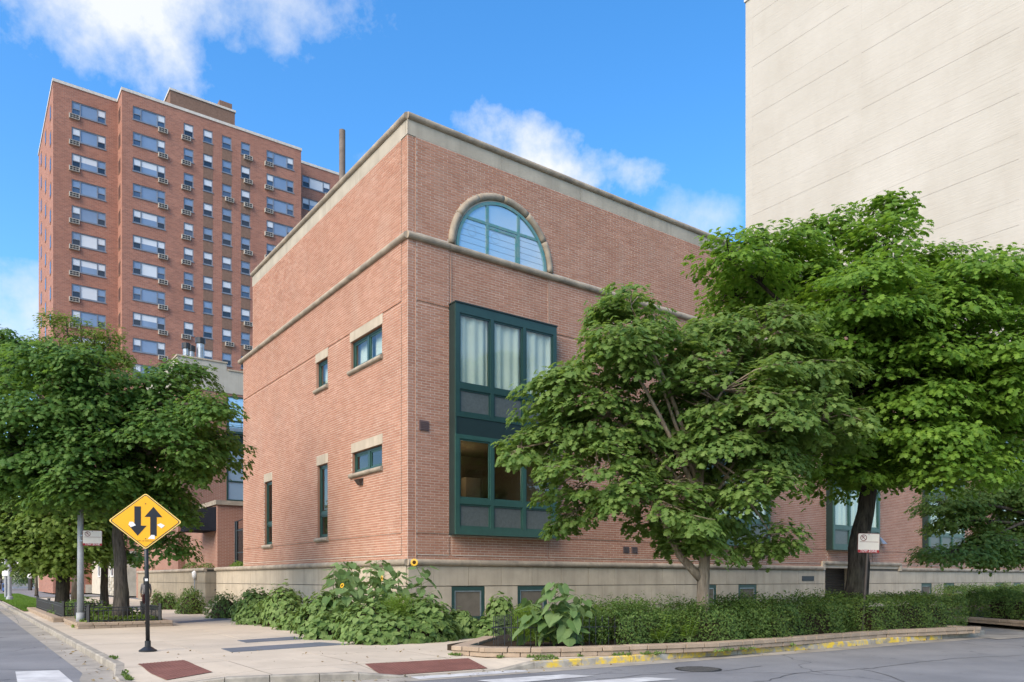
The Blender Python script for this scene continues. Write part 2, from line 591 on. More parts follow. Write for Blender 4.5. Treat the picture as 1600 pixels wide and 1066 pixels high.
class MB:
    def __init__(s):
        s.v, s.f, s.mi = [], [], []

    def add(s, vs, fs, mi=0):
        k = len(s.v)
        s.v.extend([tuple(map(float, v)) for v in vs])
        s.f.extend([tuple(i + k for i in f) for f in fs])
        s.mi.extend([mi] * len(fs))
        return s

    def box(s, x0, x1, y0, y1, z0, z1, mi=0):
        return s.add([(x0, y0, z0), (x1, y0, z0), (x1, y1, z0), (x0, y1, z0), (x0, y0, z1), (x1, y0, z1), (x1, y1, z1), (x0, y1, z1)],
                     [(0, 3, 2, 1), (4, 5, 6, 7), (0, 1, 5, 4), (1, 2, 6, 5), (2, 3, 7, 6), (3, 0, 4, 7)], mi)

    def tube(s, pts, rad, n=8, cap=True, mi=0):
        pts = [Vector(p) for p in pts]
        rad = rad if isinstance(rad, (list, tuple)) else [rad] * len(pts)
        k = len(s.v)
        prev = None
        for i, p in enumerate(pts):
            d = (pts[min(i + 1, len(pts) - 1)] - pts[max(i - 1, 0)])
            d = d.normalized() if d.length > 1e-9 else Vector((0, 0, 1))
            if prev is None:
                x = d.orthogonal().normalized()
            else:
                x = (prev - d * prev.dot(d))
                x = x.normalized() if x.length > 1e-6 else d.orthogonal().normalized()
            prev = x
            y = d.cross(x)
            for j in range(n):
                a = 2 * math.pi * j / n
                s.v.append(tuple(p + (x * math.cos(a) + y * math.sin(a)) * rad[i]))
        for i in range(len(pts) - 1):
            for j in range(n):
                s.f.append((k + i * n + j, k + i * n + (j + 1) % n, k + (i + 1) * n + (j + 1) % n, k + (i + 1) * n + j))
                s.mi.append(mi)
        if cap:
            s.f.append(tuple(k + j for j in reversed(range(n))))
            s.f.append(tuple(k + (len(pts) - 1) * n + j for j in range(n)))
            s.mi.extend([mi, mi])
        return s

    def prism(s, poly, z0, z1, mi=0):
        n = len(poly)
        vs = [(p[0], p[1], z0) for p in poly] + [(p[0], p[1], z1) for p in poly]
        fs = [tuple(range(n - 1, -1, -1)), tuple(range(n, 2 * n))] + [(i, (i + 1) % n, n + (i + 1) % n, n + i) for i in range(n)]
        return s.add(vs, fs, mi)

    def build(s, name, mats, parent=None, loc=(0, 0, 0), rot=(0, 0, 0), smooth=False, kind=None, world=False):
        me = bpy.data.meshes.new(name)
        vs = s.v
        if world and parent:
            mw = Matrix.Translation(parent.location) @ parent.rotation_euler.to_matrix().to_4x4()
            inv = mw.inverted()
            vs = [tuple(inv @ Vector(p)) for p in vs]
        me.from_pydata(vs, [], s.f)
        for m in (mats if isinstance(mats, (list, tuple)) else [mats]):
            me.materials.append(M[m] if isinstance(m, str) else m)
        me.polygons.foreach_set('material_index', s.mi)
        if smooth:
            me.polygons.foreach_set('use_smooth', [True] * len(s.f))
        me.update()
        return link(name, me, parent, loc, rot, kind)


def bevel_box_mesh(name, sx, sy, sz, bev, mat):
    bm = bmesh.new()
    bmesh.ops.create_cube(bm, size=1)
    bmesh.ops.scale(bm, vec=(sx, sy, sz), verts=bm.verts)
    bmesh.ops.bevel(bm, geom=bm.edges[:], offset=bev, segments=1, affect='EDGES')
    me = bpy.data.meshes.new(name)
    bm.to_mesh(me)
    bm.free()
    me.materials.append(M[mat])
    return me


def text_mesh(txt, size, mat):
    c = bpy.data.curves.new('lettering', 'FONT')
    c.body = txt
    c.size = size
    c.align_x = 'CENTER'
    c.align_y = 'CENTER'
    o = bpy.data.objects.new('lettering', c)
    COL.objects.link(o)
    dg = bpy.context.evaluated_depsgraph_get()
    me = bpy.data.meshes.new_from_object(o.evaluated_get(dg))
    bpy.data.objects.remove(o)
    bpy.data.curves.remove(c)
    me.materials.clear()
    me.materials.append(M[mat])
    return me


# ------------------------------------------------------------------ ground, road, pavement
MB().add([(-1500, -300, -.20), (1500, -300, -.20), (1500, 2500, -.20), (-1500, 2500, -.20)], [(0, 1, 2, 3)]).build('ground', 'ground', kind='structure')
MB().add([(-120, -60, -.13), (90, -60, -.13), (90, 160, -.13), (-120, 160, -.13)], [(0, 1, 2, 3)]).build('road', 'asphalt', kind='structure')

kb = []                                                    # outer line of the kerb, from far left round the corner to the right
for t in (110, 80, 60, 46, 38, 32, 27, 23, 20, 17, 14.5, 12, 10, 8, 6, 4, 2, 0.6):
    kb.append(np.array([-6.57, 12.8]) + t * V)
kb += [np.array(p) for p in ((-6.45, 12.35), (-6.1, 11.85), (-5.6, 11.45), (-5.0, 11.28), (-4.3, 11.42), (-3.7, 11.66), (-3.0, 11.9), (-2.43, 12.13), (-1.7, 12.48),
                             (-.9, 12.92), (-.2, 13.32), (.4, 13.66), (1.3, 14.2), (2.3, 14.78), (3.35, 15.4), (4.8, 16.25), (6.34, 17.15), (8.0, 18.2), (9.76, 19.4), (11.5, 20.4), (13.0, 21.35), (13.7, 22.1))]
kb = np.array(kb)
# ramp edges along the kerb (dropped kerb), as stations of the polyline
RAMPS = [(np.array([-6.35, 12.2]), np.array([-5.2, 11.3])), (np.array([-2.0, 12.35]), np.array([-.1, 13.38]))]


def drop(x, y):
    best = 0.0
    for a, b in RAMPS:
        d = b - a
        ln = np.hypot(*d)
        d = d / ln
        r = np.array([x, y]) - a
        s = r @ d
        dist = abs(r[0] * d[1] - r[1] * d[0])
        side = max(0.0, -s, s - ln)
        w = max(0.0, 1 - side / .55) * max(0.0, 1 - max(0, dist - .1) / 1.5)
        best = max(best, w)
    return -.112 * best


def offset_line(pl, d):
    out = []
    for i in range(len(pl)):
        t = pl[min(i + 1, len(pl) - 1)] - pl[max(i - 1, 0)]
        t = t / np.hypot(*t)
        out.append(pl[i] + d * np.array([-t[1], t[0]]))
    return np.array(out)


kin = offset_line(kb, .16)
kout = offset_line(kb, -.48)
road_side = kout
mb = MB()
for i in range(len(kb) - 1):
    mb.add([(*kb[i], -.126), (*kout[i], -.126), (*kout[i + 1], -.126), (*kb[i + 1], -.126)], [(0, 1, 2, 3)])
mb.build('gutter', 'gutter', kind='structure')

kerb = bpy.data.objects.new('kerb', None)
COL.objects.link(kerb)
kerb['kind'] = 'structure'
for i in range(len(kb) - 1):
    a, b, c, d = kb[i], kb[i + 1], kin[i + 1], kin[i]
    e = (b - a) / np.hypot(*(b - a)) * .006
    a, d, b, c = a + e, d + e, b - e, c - e
    m_ = MB()
    za, zb = drop(*a) + .003, drop(*b) + .003
    bev = .02
    n = np.array([-(b - a)[1], (b - a)[0]])
    n = n / np.hypot(*n)
    pa = [(*a, -.2), (*(a + n * .008), za - bev), (*(a + n * (bev + .01)), za), (*d, za), (*d, -.2)]
    pb = [(*b, -.2), (*(b + n * .008), zb - bev), (*(b + n * (bev + .01)), zb), (*c, zb), (*c, -.2)]
    m_.add(pa + pb, [(j, j + 5, (j + 1) % 5 + 5, (j + 1) % 5) for j in range(5)] + [(0, 1, 2, 3, 4), (9, 8, 7, 6, 5)])
    far = a[0] > .3 and a[0] < 11.2
    lf = a[1] > 24 and a[0] < -10
    m_.build('kerb_stone', 'yellowkerb' if far else 'kerb', kerb)


def clip_poly(poly, half):                                  # half planes (n, c): keep n.p <= c
    for n, c in half:
        out = []
        for i in range(len(poly)):
            p, q = poly[i], poly[(i + 1) % len(poly)]
            dp, dq = p @ n - c, q @ n - c
            if dp <= 0:
                out.append(p)
            if (dp < 0 < dq) or (dq < 0 < dp):
                out.append(p + (q - p) * (dp / (dp - dq)))
        poly = out
        if len(poly) < 3:
            return []
    return poly


def area(p):
    return .5 * sum(p[i][0] * p[(i + 1) % len(p)][1] - p[(i + 1) % len(p)][0] * p[i][1] for i in range(len(p)))


walkpoly = [p for p in kin if p[1] < 60] + [uv(20, -.2), uv(0.0, -.2), uv(-.2, 0), uv(-.2, 60), uv(-7, 60)]
walkpoly = [p for p in walkpoly]
sidewalk = bpy.data.objects.new('sidewalk', None)
COL.objects.link(sidewalk)
sidewalk['kind'] = 'structure'
O_S = np.array([-6.57, 12.8])
cell = 1.75


def slab_at(a0, a1, b0, b1, g):
    hp = [(-U, -(O_S @ U + a0 + g)), (U, O_S @ U + a1 - g), (-V, -(O_S @ V + b0 + g)), (V, O_S @ V + b1 - g)]
    return clip_poly(list(walkpoly), hp)


MB().add([(*p, -.125) for p in walkpoly], [tuple(range(len(walkpoly)))]).build('pavement_base', 'joint', sidewalk)
for i in range(-1, 18):
    for j in range(-8, 32):
        a0, b0 = i * cell, j * cell
        p = slab_at(a0, a0 + cell, b0, b0 + cell, .006)
        if not p or abs(area(p)) < .02:
            continue
        cx = np.mean(p, axis=0)
        if cx[0] > 3 and (cx - C0) @ V > -4.0 and (cx - C0) @ U > 8:
            continue
        near = any(abs(drop(*q)) > 0 for q in p) or abs(drop(*cx)) > 0
        m_ = MB()
        if near:
            nn = 6
            st = cell / nn
            for ii in range(nn):
                for jj in range(nn):
                    gl = .006 if ii == 0 else 0
                    hp = [(-U, -(O_S @ U + a0 + ii * st + (.006 if ii == 0 else 0))), (U, O_S @ U + a0 + (ii + 1) * st - (.006 if ii == nn - 1 else 0)),
                          (-V, -(O_S @ V + b0 + jj * st + (.006 if jj == 0 else 0))), (V, O_S @ V + b0 + (jj + 1) * st - (.006 if jj == nn - 1 else 0))]
                    q = clip_poly(list(walkpoly), hp)
                    if len(q) >= 3 and abs(area(q)) > 1e-5:
                        m_.add([(*r, drop(*r)) for r in q], [tuple(range(len(q)))])
        else:
            zz = random.uniform(-.003, .003)
            m_.prism(p, -.12, zz)
        if m_.f:
            m_.build('slab', 'concrete', sidewalk)

# slate slabs let into the pavement
slates = bpy.data.objects.new('slate_band', None)
COL.objects.link(slates)
slates['kind'] = 'structure'
for (p0, p1, p2, p3, n) in (((345, 1014), (500, 1004), (548, 1007), (362, 1019.5), 4), ((370, 1001), (460, 995), (478, 999), (384, 1004.5), 2),
                            ((190, 974), (250, 969.5), (268, 972.5), (200, 977), 2), ((272, 972.0), (350, 966), (362, 968.5), (280, 974), 3)):
    A, B, Cc, D = [G(*p) for p in (p0, p1, p2, p3)]
    for k_ in range(n):
        t0, t1 = (k_ + .01) / n, (k_ + .99) / n
        q = [A + (B - A) * t0, A + (B - A) * t1, D + (Cc - D) * t1, D + (Cc - D) * t0]
        MB().prism(q[::-1] if area(q) < 0 else q, -.05, .0075).build('slate', 'slate', slates)

# tactile pads
for (pts, lab) in ((((215, 1042.5), (287, 1036), (332, 1051.5), (260, 1058.5)), 'dark red tactile paving pad at the corner ramp near the diamond sign'),
                   (((570, 1040), (732, 1031), (762, 1040), (597, 1051)), 'dark red tactile paving pad at the ramp in front of the planter wall end')):
    q = [G(px, py, -.045) for px, py in pts]
    cx = np.mean(q, axis=0)
    t = thing('tactile_pad', lab, 'tactile pad', (*cx, 0), group='tactile pads on the corner ramps')
    m_ = MB()
    n = 8
    for i in range(n):
        for j in range(n):
            f = lambda s, r: (q[0] * (1 - s) + q[1] * s) * (1 - r) + (q[3] * (1 - s) + q[2] * s) * r
            c4 = [f(i / n, j / n), f((i + 1) / n, j / n), f((i + 1) / n, (j + 1) / n), f(i / n, (j + 1) / n)]
            m_.add([(*p, drop(*p) + .010) for p in c4], [(0, 1, 2, 3)])
    m_.build('plate', 'pad', t, world=True)
    m_ = MB()
    l1, l2 = np.hypot(*(q[1] - q[0])), np.hypot(*(q[3] - q[0]))
    n1, n2 = int(l1 / .06), int(l2 / .06)
    for i in range(n1):
        for j in range(n2):
            p = f((i + .5) / n1, (j + .5) / n2)
            z = drop(*p) + .010
            ring = [(p[0] + .018 * math.cos(a), p[1] + .018 * math.sin(a), z) for a in np.arange(6) * math.pi / 3]
            ring2 = [(p[0] + .010 * math.cos(a), p[1] + .010 * math.sin(a), z + .006) for a in np.arange(6) * math.pi / 3]
            m_.add(ring + ring2, [(k_, (k_ + 1) % 6, 6 + (k_ + 1) % 6, 6 + k_) for k_ in range(6)] + [tuple(range(6, 12))])
    m_.build('raised_dome', 'pad', t, kind='stuff', world=True)

# crosswalk bars
cw = bpy.data.objects.new('crosswalk', None)
COL.objects.link(cw)
cw['kind'] = 'structure'
for pts in (((24, 1050), (92, 1048), (118, 1070), (28, 1072)), ((630, 1056), (805, 1047), (832, 1049.5), (655, 1062)), ((745, 1064), (880, 1054.5), (928, 1057), (790, 1069)),
            ((20, 1090), (150, 1086), (190, 1110), (20, 1120)), ((860, 1069), (1010, 1059), (1060, 1062), (900, 1074))):
    q = [G(px, py, -.13) for px, py in pts]
    MB().add([(*p, -.122) for p in q], [(3, 2, 1, 0)] if area(q) < 0 else [(0, 1, 2, 3)]).build('painted_bar', 'whitepaint', cw)

# tar-sealed cracks and joints in the asphalt
ts_ = bpy.data.objects.new('tar_seams', None)
COL.objects.link(ts_)
ts_['kind'] = 'structure'
for pts in ([(-60, 1046.5), (60, 1046), (150, 1045.5), (172, 1049)], [(-20, 978), (18, 977.5), (38, 976)], [(2, 950), (22, 962), (30, 974)], [(930, 1062), (1040, 1052), (1130, 1049), (1190, 1041)], [(1180, 1066), (1260, 1050), (1345, 1046), (1480, 1030), (1600, 1024)], [(1345, 1046), (1390, 1056), (1420, 1070)], [(1500, 1004), (1560, 1012), (1640, 1013)]):
    q = [G(px, py, -.13) for px, py in pts]
    fine = []
    for a, b in zip(q[:-1], q[1:]):
        n_ = max(2, int(np.hypot(*(b - a)) / .25))
        fine += [a + (b - a) * k_ / n_ + rng.normal(0, .025, 2) for k_ in range(n_)]
    fine.append(q[-1])
    fine = np.array(fine)
    w_ = rng.uniform(.008, .022, len(fine))
    l_, r_ = offset_line(fine, .009), offset_line(fine, -.009)
    MB().add([(*p, -.1255) for p in l_] + [(*p, -.1255) for p in r_], [(len(fine) + k_, len(fine) + k_ + 1, k_ + 1, k_) for k_ in range(len(fine) - 1)]).build('tar_seam', 'tar', ts_)
mc = G(1091, 1046, -.13)
t = thing('manhole_cover', 'round dark iron manhole cover set in the asphalt', 'manhole cover', (*mc, -.13))
ring = [(.41 * math.cos(a), .41 * math.sin(a)) for a in np.linspace(0, 2 * math.pi, 28, endpoint=False)]
MB().prism(ring, -.03, .008).build('rim', 'dark_metal', t)
ring = [(.36 * math.cos(a), .36 * math.sin(a)) for a in np.linspace(0, 2 * math.pi, 28, endpoint=False)]
m_ = MB().prism(ring, -.02, .014)
for i in range(-4, 5):
    w = math.sqrt(max(.01, .34 ** 2 - (i * .075) ** 2)) * .95
    m_.box(-w, w, i * .075 - .015, i * .075 + .015, .014, .02)
m_.build('lid', 'lid_metal', t)

# driveway at right
q = [np.array([13.2, 21.45]), np.array([13.4, 20.8]), np.array([34, 33]), uv(60, -2), uv(30, -2)]
dr = [G(1531, 989), G(1560, 992), G(1700, 984), G(1700, 967), G(1600, 969), G(1515, 972)]
MB().add([(*p, -.118) for p in dr], [tuple(range(len(dr))) if area(dr) > 0 else tuple(reversed(range(len(dr))))]).build('driveway', 'gutter', kind='structure')

# lawn at the far left
ln = [G(3, 943.5), G(10, 944), G(45, 952), G(52, 946), G(50, 933), G(38, 929), G(-80, 927), G(-80, 942)]
ln = [np.array([-6.57, 12.8]) + V * t + U * s for t, s in ((27, .25), (27, 2.3), (46, 2.5), (75, 2.7), (75, .25))]
MB().prism(ln, -.05, .03).build('lawn', 'soil', kind='structure')
tl = rng.random((26000, 2))
pp = (ln[0] + (ln[4] - ln[0]) * tl[:, :1]) * (1 - tl[:, 1:]) + (ln[1] + (ln[3] - ln[1]) * tl[:, :1]) * tl[:, 1:]
n = len(pp)
hgt = rng.uniform(.03, .09, n)
an = rng.uniform(0, 2 * math.pi, n)
dx, dy = np.cos(an) * .02, np.sin(an) * .02
P3 = np.c_[pp, np.full(n, .02)]
vs = np.stack([P3 + np.c_[dx, dy, 0 * dx], P3 - np.c_[dx, dy, 0 * dx], P3 + np.c_[rng.normal(0, .03, n), rng.normal(0, .03, n), hgt]], 1).reshape(-1, 3)
link('lawn_grass', fast_mesh('lawn_grass', vs, np.arange(3 * n).reshape(-1, 3), 'grass'), kind='stuff')
bpy.data.objects['lawn_grass']['label'] = 'bright green mown grass strip beside the left kerb'

# ------------------------------------------------------------------ brick building
B = thing('brick_building', 'large red brick building with green bay windows and pale stone bands', 'building', (*C0, 0), TH)
AEND, BEND, BUP = 47.3, 16.2, 14.77
ZL0, ZL1 = 1.88, 2.09                 # ledge
ZS0, ZS1 = 11.65, 11.87               # string course
ZF0, ZF1, ZT = 14.77, 15.21, 15.42    # frieze, coping
BL, BH = .305, .0813
PROUD = .022
BAYD = .4
bays = [(1.43, 5.42), (13.1, 17.2), (21.99, 26.1), (31.1, 35.2), (40.2, 44.3)]
BZ0, BZ1 = 2.85, 9.95
arch_c, arch_r, arch_z = 3.46, 1.95, 11.87
LWIN = [('double', 1.65, 4.03, 8.58, 9.55, 2), ('single', 6.03, 7.12, 8.55, 9.55, 1), ('double', 1.65, 3.92, 5.05, 5.76, 2), ('tall', 6.03, 7.02, 3.0, 5.70, 1), ('tall', 12.07, 13.07, 2.96, 5.70, 1)]
open_r = [(a0, a1, BZ0, BZ1) for a0, a1 in bays] + [(21.7, 28.75, 2.0, 2.32)]
open_l = [(w[1], w[2], w[3], w[4]) for w in LWIN]


def cells(x0, x1, z0, z1, holes):
    xs = sorted({x0, x1, *[min(max(h[0], x0), x1) for h in holes], *[min(max(h[1], x0), x1) for h in holes]})
    zs = sorted({z0, z1, *[min(max(h[2], z0), z1) for h in holes], *[min(max(h[3], z0), z1) for h in holes]})
    for i in range(len(xs) - 1):
        for j in range(len(zs) - 1):
            cx, cz = (xs[i] + xs[i + 1]) / 2, (zs[j] + zs[j + 1]) / 2
            if not any(h[0] < cx < h[1] and h[2] < cz < h[3] for h in holes):
                yield xs[i], xs[i + 1], zs[j], zs[j + 1]


def sub_intervals(iv, holes):
    out = [iv]
    for h0, h1 in holes:
        nxt = []
        for a, b in out:
            if h1 <= a or h0 >= b:
                nxt.append((a, b))
            else:
                if h0 > a:
                    nxt.append((a, h0))
                if h1 < b:
                    nxt.append((h1, b))
        out = nxt
    return out


GROOVES = (2.17, 2.83, 9.84)


def fields_r():
    """raised fields of the street front: x0, x1, z0, z1"""
    xs = [.27, 1.43] + [x for a0, a1 in bays for x in (a0, a1)][1:] + [AEND]
    out = []
    piers = [(.27, bays[0][0])] + [(bays[i][1], bays[i + 1][0]) for i in range(len(bays) - 1)] + [(bays[-1][1], AEND)]
    for x0, x1 in piers:
        out += [(x0, x1, 2.21, 2.80), (x0, x1, 2.88, 9.80), (x0, x1, 9.88, ZS0)]
    for a0, a1 in bays:
        out += [(a0 + .1, a1 - .1, 2.21, 2.80)]
    out += [(.27, AEND, ZS1, ZF0)]
    return out


def fields_l():
    return [(.37, BEND - .1, 2.21, 2.80), (.37, BEND - .1, 2.88, 9.80), (.37, BEND - .1, 9.88, ZS0), (.37, BUP - .1, ZS1, ZF0)]


def make_brick_wall(side, x1, rng_z, fields, holes, arch=None):
    """returns wall object; bricks laid in running bond with recessed joints"""
    wall = MB()
    z_lo, z_hi = rng_z
    tf = (lambda x, d, z: (x, d, z)) if side == 'r' else (lambda x, d, z: (d, x, z))

    def quad(a0, a1, z0, z1, d):
        q = [tf(a0, d, z0), tf(a1, d, z0), tf(a1, d, z1), tf(a0, d, z1)]
        wall.add(q if side == 'r' else q[::-1], [(0, 1, 2, 3)])
    for c in cells(0, x1, z_lo, min(z_hi, ZS1), holes):
        quad(*c, 0.0)
    if z_hi > ZS1:
        for c in cells(0, x1 if side == 'r' else BUP, ZS1, z_hi, holes):
            quad(*c, 0.0)
    for fx0, fx1, fz0, fz1 in fields:
        for c in cells(fx0, fx1, fz0, fz1, holes):
            quad(*c, -PROUD)
    w = wall.build('wall', 'mortar', B)
    br = []
    rows = int((z_hi - z_lo) / BH)
    for k_ in range(rows):
        zc = z_lo + (k_ + .5) * BH
        xmax = x1 if (side == 'r' or zc < ZS1) else BUP
        hol = [(h[0], h[1]) for h in holes if h[2] - .02 < zc < h[3] + .02]
        if arch and arch[2] < zc < arch[2] + arch[1]:
            hw = math.sqrt(arch[1] ** 2 - (zc - arch[2]) ** 2)
            hol.append((arch[0] - hw, arch[0] + hw))
        fl = [f for f in fields if f[2] <= zc <= f[3]]
        cuts = sorted({e for f in fl for e in (f[0], f[1])})
        off = (k_ % 2) * BL / 2
        for a, b in sub_intervals((0.0, xmax), hol):
            edges = [a] + [c for c in cuts if a < c < b] + [b]
            for e0, e1 in zip(edges[:-1], edges[1:]):
                mid = (e0 + e1) / 2
                d = -PROUD if any(f[0] <= mid <= f[1] for f in fl) else 0.0
                i0 = math.floor((e0 - off) / BL)
                x = off + i0 * BL
                while x < e1:
                    p0, p1 = max(x, e0) + .008, min(x + BL, e1) - .008
                    if p1 - p0 > .03:
                        br.append((p0, p1, zc, d))
                    x += BL
    br = np.array(br)
    return w, br


def brick_block(br, side, jit=True):
    n = len(br)
    hh = BH / 2 - .0078
    x0, x1, zc, d = br.T
    fr = d - .006 + (rng.normal(0, .0012, n) if jit else 0)
    tilt = rng.normal(0, .0008, n)
    v = np.zeros((n, 8, 3))
    for i, (xx, zz, yy) in enumerate(((x0, -1, fr + tilt), (x1, -1, fr - tilt), (x1, 1, fr - tilt), (x0, 1, fr + tilt), (x0, -1, 0 * d + .001), (x1, -1, 0 * d + .001), (x1, 1, 0 * d + .001), (x0, 1, 0 * d + .001))):
        v[:, i, 0] = xx
        v[:, i, 1] = yy
        v[:, i, 2] = zc + zz * hh
    if side == 'l':
        v = v[:, :, [1, 0, 2]]
    f = np.array([(0, 1, 2, 3), (4, 5, 1, 0), (5, 6, 2, 1), (6, 7, 3, 2), (7, 4, 0, 3)])
    if side == 'l':
        f = f[:, ::-1]
    F = (np.arange(n)[:, None, None] * 8 + f[None]).reshape(-1, 4)
    return v.reshape(-1, 3), F


wr, brr = make_brick_wall('r', AEND, (ZL1 - .02, ZF0), fields_r(), open_r, (arch_c, arch_r + .1, arch_z))
wl, brl = make_brick_wall('l', BEND, (ZL1 - .02, ZF0), fields_l(), open_l)
# 300 bricks by the corner are pieces of their own
fullr = np.where((np.abs(brr[:, 1] - brr[:, 0] - (BL - .016)) < .002) & (brr[:, 0] < 1.45) & (brr[:, 2] < 9.0))[0]
selr = fullr[np.argsort(np.abs(brr[fullr, 2] - 5.2) + brr[fullr, 0] * .6)][:200]
fulll = np.where((np.abs(brl[:, 1] - brl[:, 0] - (BL - .016)) < .002) & (brl[:, 0] < 1.7))[0]
sell = fulll[np.argsort(np.abs(brl[fulll, 2] - 5.2) + brl[fulll, 0] * .6)][:100]
for w, br, sel, side in ((wr, brr, selr, 'r'), (wl, brl, sell, 'l')):
    one_v, one_f = brick_block(np.array([[-(BL - .016) / 2, (BL - .016) / 2, 0.0, -PROUD]]), side, False)
    one0_v, one0_f = brick_block(np.array([[-(BL - .016) / 2, (BL - .016) / 2, 0.0, 0.0]]), side, False)
    mp, m0 = fast_mesh('brick', one_v, one_f, 'brick'), fast_mesh('brick', one0_v, one0_f, 'brick')
    for i in sel:
        xm = (br[i, 0] + br[i, 1]) / 2
        j = random.gauss(0, .0012)
        link('brick', mp if br[i, 3] < -.001 else m0, w, (xm, j, br[i, 2]) if side == 'r' else (j, xm, br[i, 2]))
    rest = np.delete(br, sel, axis=0)
    v, f = brick_block(rest, side)
    link('brickwork', fast_mesh('brickwork', v, f, 'brick'), w, kind='stuff')
    # control joints: pale sealant strips
    m_ = MB()
    if side == 'r':
        for (x, z0, z1) in ((.27, 2.1, ZS0), (.27, ZS1, ZF0), (1.5, 9.98, ZS0), (5.36, 9.98, ZS0), (11.2, 12.0, ZF0 - .05)):
            m_.box(x - .008, x + .008, -PROUD - .012, 0, z0, z1)
        m_.build('control_joint', 'sealant', w)

# shell: far walls, roofs
m_ = MB()
m_.add([(0, BUP, ZS1), (AEND, BUP, ZS1), (AEND, BUP, ZF0), (0, BUP, ZF0)], [(3, 2, 1, 0)])
m_.add([(0, BEND, 0), (AEND, BEND, 0), (AEND, BEND, ZS0), (0, BEND, ZS0)], [(3, 2, 1, 0)])
m_.add([(AEND, 0, 0), (AEND, BEND, 0), (AEND, BEND, ZS0), (AEND, 0, ZS0)], [(0, 1, 2, 3)])
m_.add([(AEND, 0, ZS0), (AEND, BUP, ZS0), (AEND, BUP, ZF0), (AEND, 0, ZF0)], [(0, 1, 2, 3)])
m_.build('rear_wall', 'wing_brick', B)
MB().box(.2, AEND - .2, .2, BUP - .2, 14.7, 14.85).build('roof', 'dark_metal', B)
MB().box(.1, AEND - .1, BUP - .2, BEND, ZS0 - .2, ZS0 + .02).build('lower_roof', 'dark_metal', B)


def profile_pieces(name, prof, side, x0, x1, step, z, mat, parent, start=0.0):
    """prof: (out, up) outline swept along the wall, in pieces"""
    xs = [x0]
    x = start if start > x0 else x0 + step
    while x < x1 - .3:
        xs.append(x)
        x += step
    xs.append(x1)
    n = len(prof)
    for a, b in zip(xs[:-1], xs[1:]):
        a, b = a + .004, b - .004
        vs = []
        for x in (a, b):
            for (o, h) in prof:
                p = (x, -o, z + h) if side == 'r' else (-o, x, z + h)
                vs.append(p)
        fs = [(j, (j + 1) % n, n + (j + 1) % n, n + j) for j in range(n)] + [tuple(reversed(range(n))), tuple(range(n, 2 * n))]
        if side == 'l':
            fs = [tuple(reversed(f)) for f in fs]
        m_ = MB().add(vs, fs)
        m_.build(name, mat, parent, smooth=False)


roll = [(.11 * math.cos(a), .105 + .105 * math.sin(a)) for a in np.linspace(-math.pi / 2, math.pi / 2, 9)]
roll = [(-.05, 0)] + [(o + .02, h) for o, h in roll] + [(-.05, .21)]
lw = MB().box(0, .001, 0, .001, 0, .001)
ledge = MB()
for c in cells(0, AEND, 0, ZL1, [(21.9, 25.0, -1, 2.0)]):
    ledge.add([(c[0], .03, c[2]), (c[1], .03, c[2]), (c[1], .03, c[3]), (c[0], .03, c[3])], [(0, 1, 2, 3)])
ledge.add([(.03, 0, 0), (.03, 20.7, 0), (.03, 20.7, ZL1 - .1), (.03, 0, ZL1 - .1)], [(3, 2, 1, 0)])
ledge.box(.03, 2.5, BEND + .01, 20.7, .0, ZL1 - .08)
base = ledge.build('stone_base', 'joint', B)
profile_pieces('ledge_stone', roll, 'r', -.02, 21.68, 2.55, ZL0, 'limestone_roll', base)
profile_pieces('ledge_stone', roll, 'r', 28.78, AEND, 2.55, ZL0, 'limestone_roll', base)
profile_pieces('ledge_stone', roll, 'l', -.02, 20.8, 2.4, ZL0, 'limestone_roll', base)
profile_pieces('ledge_stone', roll, 'r', 21.7, 28.75, 2.3, 2.13, 'limestone_roll', base)
# corner ball joining the ledges
course = MB().box(.0, .02, 0, .02, ZS0 + .02, ZS1 - .02).build('string_course', 'limestone_roll', B)
roll2 = [(o * 1.12, h * 1.05) for o, h in roll]
profile_pieces('string_stone', roll2, 'r', -.03, AEND, 2.3, ZS0, 'limestone_roll', course, 1.4)
profile_pieces('string_stone', roll2, 'l', -.03, 16.6, 2.3, ZS0, 'limestone_roll', course)
para = MB().box(.05, AEND, .05, .3, ZF0, ZF1)
para.box(.05, .3, .3, BUP, ZF0, ZF1)
para = para.build('parapet', 'frieze', B)
profile_pieces('coping_stone', [(o * 1.0, h) for o, h in roll] + [(-.38, .2), (-.38, .0)], 'r', -.02, AEND, 2.6, ZF1, 'limestone_roll', para)
profile_pieces('coping_stone', [(o * 1.0, h) for o, h in roll] + [(-.38, .2), (-.38, .0)], 'l', -.02, BUP, 2.6, ZF1, 'limestone_roll', para)
fr = [(.028, .0), (.028, ZF1 - ZF0), (-.1, ZF1 - ZF0), (-.1, 0)]
profile_pieces('frieze_panel', fr, 'r', -.025, AEND, 3.4, ZF0, 'frieze', para)
profile_pieces('frieze_panel', fr, 'l', .10, BUP, 3.4, ZF0, 'frieze', para)

